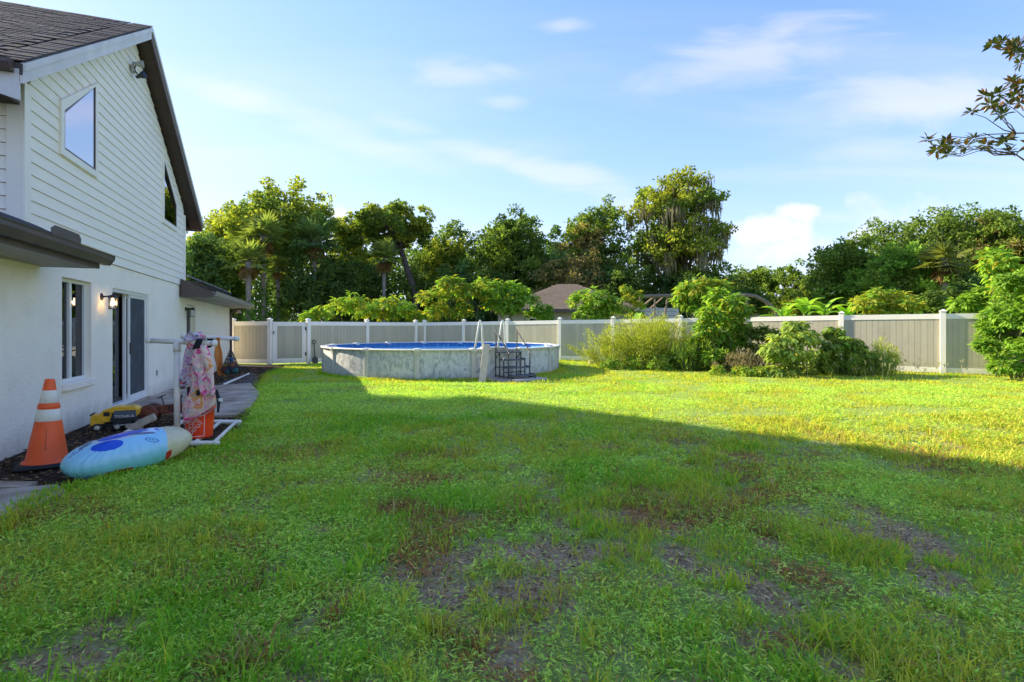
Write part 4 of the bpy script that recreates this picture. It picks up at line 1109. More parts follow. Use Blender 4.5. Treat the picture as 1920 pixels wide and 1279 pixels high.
def build_float():
    na, nr = 150, 16
    rng = np.random.default_rng(3)
    V = []; hl, hw_, th = 0.98, 0.44, 0.20
    ph = rng.uniform(0, 6.28, 5)
    for side in (1, -1):
        for i in range(nr + 1):
            q = i / nr
            for k in range(na):
                a = 2 * math.pi * k / na
                shape = 1.0 - 0.12 * max(0, math.sin(a)) ** 4
                X = hw_ * math.copysign(abs(math.cos(a)) ** 0.80, math.cos(a)) * (1 - 0.10 * math.sin(a)); Y = hl * math.copysign(abs(math.sin(a)) ** 1.05, math.sin(a))
                waist = 1 - 0.07 * math.exp(-((Y - 0.50) / 0.05) ** 2) - 0.05 * math.exp(-((Y + 0.36) / 0.12) ** 2) * (X > 0)
                f = math.sin(q * math.pi / 2)
                z = th * math.sqrt(max(0, 1 - f ** 2.4)) ** 1.0
                z -= 0.03 * math.exp(-((Y * f - 0.50) / 0.05) ** 2) * (1 - f)
                w = (math.sin(a * 37 + ph[0]) + 0.7 * math.sin(a * 61 + ph[1] + 2 * math.sin(a * 3)) + 0.5 * math.sin(a * 23 + ph[2])) / 2.2
                edge = f ** 5
                z += w * 0.016 * (edge * (1 - f ** 30)) * 2.2
                s = 1 - max(0, w) * 0.035 * edge
                V.append((X * waist * f * s, Y * f * s, side * z - 0.0 * X))
    Q = []
    off = (nr + 1) * na
    for sgn, o0 in ((1, 0), (-1, off)):
        for i in range(nr):
            for k in range(na):
                a_, b_, c_, d_ = o0 + i * na + k, o0 + i * na + (k + 1) % na, o0 + (i + 1) * na + (k + 1) % na, o0 + (i + 1) * na + k
                Q.append((a_, d_, c_, b_) if sgn > 0 else (a_, b_, c_, d_))
    return np.array(V), np.array(Q)
V, Q = build_float()
fl = empty('pool_float', (-3.98, 5.58, 0.21), 0, 'long inflatable pool float, turquoise with blue patches and a cream end', 'pool float')
fl.rotation_euler = (R(6), R(15), R(-33)); fl.scale = (0.54, 0.60, 0.98)
fo = mesh_np('float_body', V, quads=Q, mat=raft_material(), parent=fl, smooth=True)
MB().tube([(0.30, -0.55, 0.02), (0.33, -0.555, 0.055), (0.335, -0.555, 0.085)], [0.02, 0.016, 0.018], 10).build('valve', white_plastic, fl, True)
MB().tube([(-0.30, 0.2, 0.12), (-0.32, 0.05, 0.165), (-0.31, -0.12, 0.12)], 0.012, 8).build('grab_handle', white_plastic, fl, True)

# ------------------------------------------------------------------ toy trucks
def wheel(parent, x, y, r, w, tyre, hub, name='wheel'):
    mt = Matrix.Translation((x, y, r)) @ Matrix.Rotation(R(90), 4, 'X')
    o = MB().lathe([(r * .55, -w / 2), (r * .92, -w / 2), (r, -w * .3), (r, w * .3), (r * .92, w / 2), (r * .55, w / 2)], 20, mt, cap=True).build(name, tyre, parent, True)
    for s in (-1, 1):
        MB().lathe([(r * .54, 0), (r * .5, s * 0.004), (r * .3, s * 0.008), (r * .12, s * 0.012), (0.0, s * 0.012)], 14, Matrix.Translation((x, y - s * (w / 2 + 0.001), r)) @ Matrix.Rotation(R(90), 4, 'X'), cap=False).build('hub', hub, o, True)
    return o
yel = mat('toy_yellow', (0.85, 0.48, 0.03), 0.45, 0.15, 8, dirt=((0.62, 0.22, 0.04), 9, 0.56, 0.72))
blk = mat('toy_black', (0.03, 0.033, 0.036), 0.6, 0.2, 10)
hubm = mat('toy_hub', (0.6, 0.56, 0.42), 0.5)
def text_mesh(name, txt, size, m, parent, mtx, extrude=0.0015, bend=None, align='CENTER'):
    cu = bpy.data.curves.new(name, 'FONT'); cu.body = txt; cu.size = size; cu.align_x = align; cu.extrude = extrude; cu.resolution_u = 3
    o = bpy.data.objects.new(name, cu); C.objects.link(o)
    bpy.context.view_layer.update()
    me = bpy.data.meshes.new_from_object(o.evaluated_get(bpy.context.evaluated_depsgraph_get()))
    bpy.data.objects.remove(o)
    me.transform(mtx)
    if bend:
        for v in me.vertices: v.co = bend(v.co)
    me.materials.clear(); me.materials.append(m)
    o = bpy.data.objects.new(name, me); C.objects.link(o); o.parent = parent; o['kind'] = 'stuff'
    return o
# +X is the front, the visible flank is +Y turned to the camera
tk = empty('toy_dump_truck', (-5.80, 7.78, 0.015), R(180 + 26), 'yellow and black toy dump truck with text on its flank by the wall', 'toy truck')
tk.scale = (0.95, 0.95, 0.9)
for x in (0.185, -0.06): 
    for y in (0.115, -0.115): wheel(tk, x, y, 0.068, 0.075, blk, hubm)
for y in (0.115, -0.115): wheel(tk, -0.20, y, 0.068, 0.075, blk, hubm)
MB().bbox(-0.27, 0.27, -0.085, 0.085, 0.07, 0.13, 0.012).build('chassis', blk, tk)
MB().prism([(-0.04, 0.11), (-0.29, 0.15), (-0.30, 0.27), (0.0, 0.27), (0.03, 0.17)], 1, -0.15, 0.15).build('side_skirt', blk, tk)
MB().prism([(0.27, 0.11), (0.27, 0.22), (0.255, 0.265), (0.16, 0.265), (0.14, 0.18), (0.10, 0.13)], 1, -0.13, 0.13).build('hood', yel, tk)
MB().prism([(0.15, 0.15), (0.15, 0.30), (0.115, 0.335), (0.02, 0.335), (0.0, 0.15)], 1, -0.125, 0.125).build('cab', yel, tk)
MB().bbox(0.03, 0.12, -0.129, 0.129, 0.235, 0.315, 0.01).build('cab_window', M['dark_iron'], tk)
MB().prism([(0.10, 0.335), (0.02, 0.30), (-0.30, 0.22), (-0.33, 0.33), (-0.27, 0.37), (0.0, 0.375)], 1, -0.145, 0.145).build('dump_bed', yel, tk)
MB().bbox(-0.30, -0.02, 0.151, 0.158, 0.205, 0.325, 0.003).build('side_panel', mat('toy_grey', (0.10, 0.12, 0.14), 0.5), tk)
MB().bbox(0.262, 0.278, -0.12, 0.12, 0.255, 0.285, 0.004).build('visor', blk, tk)
for y in (-0.09, 0.09):
    MB().lathe([(0.022, 0), (0.022, 0.012), (0, 0.014)], 12, Matrix.Translation((0.268, y, 0.19)) @ Matrix.Rotation(R(90), 4, 'Y')).build('headlight', hubm, tk)
MB().tube([(-0.02, 0.16, 0.09), (-0.28, 0.16, 0.10)], 0.010, 6).build('side_step', mat('toy_step', (0.35, 0.34, 0.32), 0.5), tk)
text_mesh('lettering', 'TONKA', 0.07, white_plastic, tk, Matrix.Translation((-0.155, 0.1592, 0.212)) @ Matrix.Rotation(math.pi, 4, 'Z') @ Matrix.Rotation(R(90), 4, 'X') @ Matrix.Diagonal((1.0, 0.85, 1, 1)))

rust = mat('rusty_red', (0.20, 0.06, 0.035), 0.7, 0.3, 10, 0.3, 30, dirt=((0.10, 0.045, 0.025), 8, 0.5, 0.7))
tr = empty('toy_tractor', (-5.42, 8.35, 0.06), R(18), 'rusty dark red toy tractor between the yellow toy truck and white pole', 'toy tractor')
for y in (-0.13, 0.13): wheel(tr, -0.20, y, 0.13, 0.08, rust, rust)
for y in (-0.10, 0.10): wheel(tr, 0.22, y, 0.075, 0.05, blk, hubm)
MB().bbox(-0.24, 0.0, -0.08, 0.08, 0.10, 0.24, 0.02).build('body', rust, tr)
MB().prism([(0.0, 0.10), (0.30, 0.12), (0.31, 0.22), (0.27, 0.25), (0.0, 0.24)], 1, -0.075, 0.075).build('hood', rust, tr)
for k in range(5):
    MB().bbox(0.06 + .045 * k, 0.08 + .045 * k, -0.082, 0.082, 0.14, 0.235, 0.004).build('cooling_fin', blk, tr)
MB().tube([(-0.02, 0, 0.24), (-0.06, 0, 0.36)], 0.008, 6).build('steering_column', blk, tr)
MB().lathe([(0.06, -0.008), (0.07, 0), (0.06, 0.008), (0.05, 0)], 16, Matrix.Translation((-0.06, 0, 0.37)) @ Matrix.Rotation(R(-25), 4, 'Y'), cap=False).build('steering_wheel', blk, tr)
MB().bbox(-0.22, -0.12, -0.05, 0.05, 0.242, 0.26, 0.008).build('seat', blk, tr)
MB().tube([(0.20, 0.03, 0.25), (0.20, 0.03, 0.36), (0.22, 0.03, 0.38)], 0.012, 8).build('exhaust_pipe', blk, tr)
MB().tube([(0.30, -0.08, 0.12), (0.36, 0, 0.18), (0.34, 0.08, 0.26)], 0.02, 8).build('bumper', white_plastic, tr)
bx = empty('wooden_crate', (-5.40, 7.86, 0.015), R(30), 'shallow pale wooden crate tipped up behind the float', 'crate')
wd = mat('weathered_wood', (0.50, 0.43, 0.33), 0.8, 0.2, 12, 0.2, 40)
bx.scale = (0.8, 0.8, 0.8)
tm = Matrix.Rotation(R(-24), 4, 'Y')
MB().bbox(-0.22, 0.22, -0.13, 0.13, 0.08, 0.10, 0.003, tm).build('bottom', wd, bx)
for y in (-0.13, 0.118): MB().bbox(-0.22, 0.22, y, y + 0.012, 0.101, 0.19, 0.003, tm).build('side', wd, bx)
for x in (-0.22, 0.208): MB().bbox(x, x + 0.012, -0.117, 0.117, 0.101, 0.19, 0.003, tm).build('end', wd, bx)
MB().bbox(-0.18, -0.06, -0.11, 0.11, -0.06, 0.079, 0.01, Matrix.Translation((0.02, 0, 0.05))).build('support_block', wd, bx)

# ------------------------------------------------------------------ pipe rack, bucket and what hangs there
PF, PB = Vector((-4.145, 6.60, 0)), Vector((-4.64, 8.10, 0))
ax = Vector((0.93, 0.0, 0)); ax = Vector((0.998, -0.04, 0)).normalized()
rk = empty('pipe_rack', PF, 0, 'white plastic pipe towel rack with two T posts and a ladder base', 'rack')
lx = lambda p: p - PF
def pipe(a, b, r, name, ends=True):
    return MB().tube([lx(a), lx(b)], r, 12).build(name, M['pvc'], rk, True)
for P, h in ((PF, 1.325), (PB, 1.35)):
    pipe(P + Vector((0, 0, 0.05)), P + Vector((0, 0, h - 0.03)), 0.034, 'pole')
    pipe(P - ax * 0.375 + Vector((0, 0, h + 0.02)), P + ax * 0.49 + Vector((0, 0, h - 0.015)), 0.031, 'crossbar')
    MB().tube([lx(P + Vector((0, 0, h - 0.12))), lx(P + Vector((0, 0, h - 0.005)))], 0.042, 12).build('tee_joint', M['pvc'], rk, True)
    for sgn, e in ((-1, -0.375), (1, 0.49)):
        q = P + ax * e + Vector((0, 0, h + (0.02 if e < 0 else -0.015)))
        MB().tube([lx(q - ax * 0.05 * sgn), lx(q + ax * 0.006 * sgn)], 0.038, 12).build('end_cap', M['pvc'], rk, True)
    pipe(P - ax * 0.42 + Vector((0, 0, 0.075)), P + ax * 0.53 + Vector((0, 0, 0.075)), 0.033, 'base_bar')
for e in (-0.36, -0.06, 0.22, 0.46):
    pipe(PF + ax * e + Vector((0, 0, 0.078)), PB + ax * e + Vector((0, 0, 0.078)), 0.024, 'base_rung')
for e in (-0.33, 0.49):
    MB().tube([lx(PF + ax * e + Vector((0, 0, 0.012))), lx(PF + ax * e + Vector((0, 0, 0.06)))], 0.03, 10).build('foot', M['pvc'], rk)
    MB().tube([lx(PB + ax * e + Vector((0, 0, 0.012))), lx(PB + ax * e + Vector((0, 0, 0.06)))], 0.03, 10).build('foot', M['pvc'], rk)

BK = Vector((-4.02, 6.86, 0.104))
bk = empty('plastic_bucket', BK, 0, 'orange plastic bucket with white lettering standing on the rack base', 'bucket')
bo = mat('bucket_orange', (0.92, 0.06, 0.012), 0.38, 0.05, 6, spec=0.45)
MB().lathe([(0.0, 0.0), (0.148, 0.0), (0.152, 0.012), (0.165, 0.20), (0.172, 0.36), (0.186, 0.362), (0.188, 0.385), (0.176, 0.388), (0.178, 0.43), (0.185, 0.44), (0.175, 0.445), (0.165, 0.43), (0.145, 0.02), (0.0, 0.02)], 40, cap=False).build('pail', bo, bk, True)
MB().tube([(0.186 * math.cos(a), 0.186 * math.sin(a), 0.375 - 0.11 * math.sin((a + math.pi) )) for a in [-math.pi * k / 12 for k in range(13)]], 0.004, 6).build('bail', mat('wire', (0.4, 0.4, 0.4), 0.3, metal=0.8), bk)
wh = mat('bucket_print', (0.78, 0.74, 0.70), 0.5)
ca = math.atan2(-BK.y, -BK.x) - 0.42
def bend(co):
    z = co.y; r = 0.152 + (0.172 - 0.152) * (z - 0.012) / 0.35 + 0.0015 + co.z
    a = ca + co.x / 0.165
    return Vector((r * math.cos(a), r * math.sin(a), z))
rt = Matrix.Translation((0, 0.165, 0)) @ Matrix.Scale(1.25, 4) @ Matrix.Rotation(R(45), 4, 'Z')
for txt, oy, sz in (('THE', 0.040, 0.045), ('HOME', -0.004, 0.058), ('DEPOT', -0.05, 0.052)):
    text_mesh('lettering', txt, sz, wh, bk, rt @ Matrix.Translation((0, oy, 0)), 0.0008, bend)
fm = MB()
for k in range(4):
    pts = [(-0.125, 0.03), (0.125, 0.03), (0.125, 0.29), (-0.125, 0.29)]
    a_, b_ = Vector(pts[k]), Vector(pts[(k + 1) % 4])
    nst = 10; rows = []
    d = (b_ - a_).normalized(); nn = Vector((-d.y, d.x)) * 0.003
    for i in range(nst + 1):
        q = a_ + (b_ - a_) * i / nst
        rows.append([bend(Vector((q.x + s * nn.x, q.y + s * nn.y, 0.0006))) for s in (-1, 1)])
    vs = [p for r_ in rows for p in r_]
    fm.add(vs, [(2 * i, 2 * i + 1, 2 * i + 3, 2 * i + 2) for i in range(nst)])
fm.build('printed_square', wh, bk)

def floral(name, base, cols, scale):
    m = bpy.data.materials.new(name); m.use_nodes = True
    nt = m.node_tree; N = nt.nodes.new; L = nt.links.new; b = nt.nodes['Principled BSDF']; b.inputs['Roughness'].default_value = 0.85; b.inputs['Specular IOR Level'].default_value = 0.1
    tc = N('ShaderNodeTexCoord')
    c = None
    for k, (col, sc, lo) in enumerate(cols):
        n = N('ShaderNodeTexNoise'); n.inputs['Scale'].default_value = sc * scale; n.inputs['Detail'].default_value = 2.5; n.inputs['Distortion'].default_value = 1.2
        mp = N('ShaderNodeMapping'); mp.inputs['Location'].default_value = (k * 3.7, k * 1.3, k * 5.1); L(tc.outputs['Object'], mp.inputs[0]); L(mp.outputs[0], n.inputs['Vector'])
        r = N('ShaderNodeMapRange'); r.inputs[1].default_value = lo; r.inputs[2].default_value = lo + 0.05; L(n.outputs[0], r.inputs[0])
        x = N('ShaderNodeMix'); x.data_type = 'RGBA'; L(r.outputs[0], x.inputs['Factor'])
        if c is None: x.inputs[6].default_value = (*base, 1)
        else: L(c, x.inputs[6])
        x.inputs[7].default_value = (*col, 1); c = x.outputs[2]
    L(c, b.inputs['Base Color'])
    return m
pinkf = floral('pink_floral', (0.84, 0.62, 0.50), [((0.80, 0.46, 0.48), 5, 0.50), ((0.80, 0.34, 0.10), 4.2, 0.56), ((0.46, 0.45, 0.38), 5.5, 0.57), ((0.80, 0.10, 0.30), 6.0, 0.56), ((0.80, 0.42, 0.55), 6, 0.60)], 1.5)
purf = floral('purple_floral', (0.64, 0.57, 0.58), [((0.48, 0.34, 0.58), 7, 0.52), ((0.72, 0.12, 0.05), 7, 0.55), ((0.06, 0.05, 0.20), 10, 0.60), ((0.62, 0.30, 0.40), 8, 0.62)], 1.7)

def cloth(name, outline, y0, m, parent, thick=0.02, folds=3, depth=0.035, seed=1, nu=26, nv=34, puff=0.0):
    """hanging cloth: outline gives (z, left x, right x) rows; folds bulge it towards the viewer"""
    rg = np.random.default_rng(seed)
    zs = np.array([o_[0] for o_ in outline]); xl = np.array([o_[1] for o_ in outline]); xr = np.array([o_[2] for o_ in outline])
    V = []
    ph = rg.uniform(0, 6.28, 4)
    for side in (-1, 1):
        for j in range(nv + 1):
            z = zs[0] + (zs[-1] - zs[0]) * j / nv
            order = np.argsort(zs)
            a, b = np.interp(z, zs[order], xl[order]), np.interp(z, zs[order], xr[order])
            w = j / nv
            for i in range(nu + 1):
                q = i / nu
                x = a + (b - a) * q + 0.012 * math.sin(9 * w + ph[3] + 4 * q)
                f = depth * (0.4 + w) * (math.sin(q * math.pi * 2 * folds * .5 + ph[0] + 1.4 * math.sin(w * 2.5 + ph[1])) + 0.45 * math.sin(q * 13 + w * 5 + ph[2]))
                e = (1 - (2 * q - 1) ** 4)
                V.append((x, y0 + f + side * (thick / 2 * (0.25 + e)) + side * puff * e * math.sin(math.pi * min(1, max(0, w))) , z + 0.010 * math.sin(q * 7 + ph[1]) * w))
    n1 = nu + 1; off = n1 * (nv + 1); Q = []
    for s, o0 in ((0, 0), (1, off)):
        for j in range(nv):
            for i in range(nu):
                k = o0 + j * n1 + i
                Q.append((k, k + 1, k + n1 + 1, k + n1) if s else (k, k + n1, k + n1 + 1, k + 1))
    for i in range(nu):
        Q.append((i, i + 1, off + i + 1, off + i)); k = nv * n1 + i; Q.append((k, off + k, off + k + 1, k + 1))
    for j in range(nv):
        k = j * n1; Q.append((k, off + k, off + k + n1, k + n1)); k += nu; Q.append((k, k + n1, off + k + n1, off + k))
    return mesh_np(name, np.array(V), quads=np.array(Q), mat=m, parent=parent, smooth=True)
blackstrap = mat('black_webbing', (0.02, 0.02, 0.022), 0.8)
tw = empty('swim_vest', PF + ax * 0.44 + Vector((0, -0.05, 0)), 0, 'pink and orange floral swim vest hanging over the rack crossbar', 'swim vest')
zz = lambda y: 1.5 - (y - 615) * 0.0066
def rows(px0, *r): return [(zz(y), (a - px0) * 0.0066, (b - px0) * 0.0066) for y, a, b in r]
VX = 960 + (PF.x + .44) / 0.0066
cloth('front_panel', rows(VX, (646, 372, 399), (655, 368, 403), (670, 370, 406), (690, 378, 410), (715, 383, 415), (730, 387, 416), (738, 396, 412)), -0.05, pinkf, tw, 0.075, 2, 0.02, 4)
cloth('lower_panel', rows(VX, (695, 368, 398), (735, 362, 408), (746, 358, 412), (757, 354, 410), (770, 352, 397), (780, 351, 380), (787, 352, 366), (790, 355, 361)), -0.015, pinkf, tw, 0.07, 2, 0.02, 8)
MB().prism([(-0.16, 1.24), (-0.06, 1.255), (-0.03, 1.362), (-0.10, 1.362)], 1, -0.10, -0.085).build('shoulder_strap', blackstrap, tw)
MB().prism([(-0.16, 1.24), (-0.06, 1.255), (-0.03, 1.362), (-0.10, 1.362)], 1, 0.13, 0.145).build('shoulder_strap', blackstrap, tw)
MB().prism([(-0.10, 1.362), (-0.03, 1.362), (-0.03, 1.369), (-0.10, 1.369)], 1, -0.10, 0.145).build('shoulder_strap', blackstrap, tw)
MB().tube([(0.08, 0.0, 0.74), (0.11, -0.01, 0.66), (0.125, -0.02, 0.58), (0.115, -0.02, 0.47)], [0.018, 0.02, 0.018, 0.012], 6).build('waist_strap', blackstrap, tw)
MB().bbox(0.115, 0.165, -0.03, 0.0, 0.60, 0.64, 0.006).build('buckle', white_plastic, tw)
MB().prism([(-0.10, 0.74), (-0.06, 0.76), (-0.05, 0.69), (-0.09, 0.68)], 1, -0.115, -0.105).build('side_buckle', blackstrap, tw)

sw = empty('bundled_swimwear', PF + ax * 0.22 + Vector((0, 0.03, 0)), 0, 'bundle of purple and red floral swimwear hanging beside the white pole', 'swimwear')
BX = 960 + (PF.x + .22) / 0.0066
cloth('cover_up', rows(BX, (632, 352, 378), (645, 348, 380), (665, 347, 376), (690, 342, 370), (700, 338, 366), (712, 337, 363), (722, 341, 358), (726, 346, 354)), 0.0, purf, sw, 0.09, 3, 0.03, 12)
cloth('draped_top', rows(BX, (622, 357, 374), (628, 349, 380), (638, 346, 384)), -0.005, purf, sw, 0.16, 2, 0.012, 14)
rc = cloth('red_swim_shirt', rows(BX, (722, 351, 363), (745, 347, 360), (770, 346, 356), (790, 347, 354)), 0.07, mat('red_fabric', (0.62, 0.035, 0.02), 0.85), sw, 0.05, 2, 0.02, 15)
MB().tube([(-0.10, 0.03, 0.84), (-0.10, 0.04, 0.70), (-0.125, 0.05, 0.55)], [0.02, 0.03, 0.015], 6).build('black_cord', blackstrap, sw)

ot = empty('orange_towel', PB + ax * 0.20 + Vector((0, -0.02, 0)), 0, 'small orange towel hanging behind the pink floral swim vest', 'towel')
cloth('towel_sheet', [(1.35, -0.03, 0.03), (1.2, -0.05, 0.03), (1.05, -0.05, 0.06), (0.86, -0.03, 0.10), (0.79, 0.03, 0.10)], 0.0, mat('orange_fabric', (0.66, 0.24, 0.06), 0.9), ot, 0.03, 2, 0.02, 21)
MB().box(-0.02, 0.035, -0.04, 0.045, 1.343, 1.357).build('hanging_loop', bpy.data.materials['orange_fabric'], ot)

# mesh bag of toys
TB = PB + ax * 0.40 + Vector((0, -0.045, 1.27))
tb = empty('mesh_toy_bag', TB, 0, 'black mesh bag of colourful balls hanging at the end of the rack', 'mesh bag')
net = bpy.data.materials.new('black_net'); net.use_nodes = True
_nt = net.node_tree; _b = _nt.nodes['Principled BSDF']; _b.inputs['Base Color'].default_value = (0.02, 0.022, 0.025, 1); _b.inputs['Roughness'].default_value = 0.8
_tc = _nt.nodes.new('ShaderNodeTexCoord'); _br = _nt.nodes.new('ShaderNodeTexVoronoi'); _br.feature = 'DISTANCE_TO_EDGE'; _br.inputs['Scale'].default_value = 45
_nt.links.new(_tc.outputs['Object'], _br.inputs['Vector'])
_mr = _nt.nodes.new('ShaderNodeMath'); _mr.operation = 'LESS_THAN'; _mr.inputs[1].default_value = 0.12; _nt.links.new(_br.outputs['Distance'], _mr.inputs[0])
_tp = _nt.nodes.new('ShaderNodeBsdfTransparent'); _mx = _nt.nodes.new('ShaderNodeMixShader')
_nt.links.new(_mr.outputs[0], _mx.inputs[0]); _nt.links.new(_tp.outputs[0], _mx.inputs[1]); _nt.links.new(_b.outputs[0], _mx.inputs[2]); _nt.links.new(_mx.outputs[0], _nt.nodes['Material Output'].inputs[0])
MB().tube([(0, 0, 0.06), (0.004, 0, -0.02), (0, 0, -0.10)], 0.008, 6).build('drawstring', blackstrap, tb)
MB().lathe([(0.012, -0.09), (0.028, -0.13), (0.065, -0.22), (0.105, -0.32), (0.14, -0.40), (0.12, -0.45), (0.05, -0.47), (0.0, -0.475)], 18, cap=False).build('net', net, tb, True)
tcol = [mat('toy_red', (0.55, 0.04, 0.03), 0.4), mat('toy_blue', (0.02, 0.20, 0.55), 0.4), mat('toy_teal', (0.02, 0.35, 0.45), 0.4), mat('toy_navy', (0.03, 0.05, 0.2), 0.4), mat('toy_sun_yellow', (0.65, 0.45, 0.03), 0.4), mat('toy_orange', (0.65, 0.18, 0.02), 0.4)]
rt_ = random.Random(8)
sph = [(math.sin(math.pi * k / 6), -math.cos(math.pi * k / 6)) for k in range(7)]
spots = [(-0.085, -0.02, -0.405), (0.03, 0.06, -0.42), (-0.01, -0.085, -0.42), (-0.05, 0.07, -0.40), (-0.045, -0.05, -0.325), (0.045, -0.05, -0.325), (0.0, 0.05, -0.33), (0.015, -0.01, -0.25), (0.085, -0.03, -0.405), (-0.02, 0.02, -0.335)]
for k, q in enumerate(spots):
    r_ = rt_.uniform(0.034, 0.043)
    by = MB().lathe([(a * r_, b * r_) for a, b in sph], 10, Matrix.Translation(TB + Vector(q))).build('toy_ball', tcol[k % 6], None, True)
    by['label'] = ['red', 'blue', 'teal', 'navy', 'yellow', 'orange'][k % 6] + ' plastic ball inside the black mesh bag' + ('' if k < 6 else ', in the upper layer'); by['category'] = 'ball'; by['group'] = 'balls in the mesh bag'

# loose pipe on the ground
a, b = Vector((-7.40, 13.7, 0.05)), Vector((-8.25, 16.7, 0.06))
pp = empty('loose_pipe', a, 0, 'loose white plastic pipe lying along the dirt path', 'pipe')
MB().tube([(0, 0, 0), b - a], 0.028, 10).build('tube', M['pvc'], pp, True)
MB().tube([(b - a) * 0.985, (b - a) * 1.005], 0.036, 10).build('coupling', M['pvc'], pp, True)
# ------------------------------------------------------------------ plants
LEAF_GAIN = np.array([2.8, 2.7, 1.9])
def mixcol(rng, n, c0, c1, spread=0.18):
    c0 = np.array(c0) * LEAF_GAIN; c1 = np.array(c1) * LEAF_GAIN
    t = np.clip(rng.random(n), 0, 1)[:, None]
    c = np.array(c0) * (1 - t) + np.array(c1) * t
    return np.clip(c * (1 + rng.normal(0, spread, (n, 1))), 0.004, 0.9)

def limb_path(rng, a, b, sag=0.12, n=4):
    a, b = np.array(a, float), np.array(b, float)
    L = np.linalg.norm(b - a)
    mid = [a]
    for i in range(1, n):
        q = i / n
        p = a + (b - a) * q + rng.normal(0, 0.05 * L, 3) * math.sin(q * math.pi)
        p[2] += sag * L * math.sin(q * math.pi) * (1 if b[2] > a[2] else 0.5)
        mid.append(p)
    return mid + [b]

def foliage_cloud(rng, centers, radii, per, L, W, cols, flat=0.75, out=0.7, droop=0.0, up=0.25, inner=2.2, fold=0.2):
    Ps, Ds, Ns, Cs, Ls = [], [], [], [], []
    for (c, r, k, col) in zip(centers, radii, per, cols):
        d = randdir(rng, k)
        rr = r * rng.random((k, 1)) ** (1 / inner)
        p = np.array(c) + d * rr * np.array([1, 1, flat])
        n = unit(d * out + randdir(rng, k) * 0.75 + np.array([0, 0, up]))
        dd = unit(d * 0.6 + randdir(rng, k) * 0.7 + np.array([0, 0, -droop]))
        Ps.append(p); Ds.append(dd); Ns.append(n)
        Cs.append(mixcol(rng, k, *col) * (1 + rng.normal(0, 0.09)))
        Ls.append(L * rng.uniform(0.65, 1.3, k))
    P, D, Nn, Cc, Ll = map(np.concatenate, (Ps, Ds, Ns, Cs, Ls))
    V, T = leaves(P, D, Nn, Ll, Ll * W, fold)
    return V, T, np.repeat(Cc, 4, 0)

GREEN_MID = ((0.050, 0.082, 0.020), (0.105, 0.135, 0.030))
GREEN_DARK = ((0.028, 0.052, 0.018), (0.062, 0.092, 0.026))
GREEN_YEL = ((0.095, 0.120, 0.022), (0.185, 0.185, 0.035))
GREEN_FRESH = ((0.060, 0.120, 0.022), (0.118, 0.185, 0.036))
GREEN_BLUE = ((0.035, 0.070, 0.032), (0.070, 0.110, 0.045))
BROWNISH = ((0.10, 0.080, 0.042), (0.165, 0.130, 0.060))
TREES = 'trees beyond the fence'
TREE_GAIN = (0.82, 0.88, 0.95)

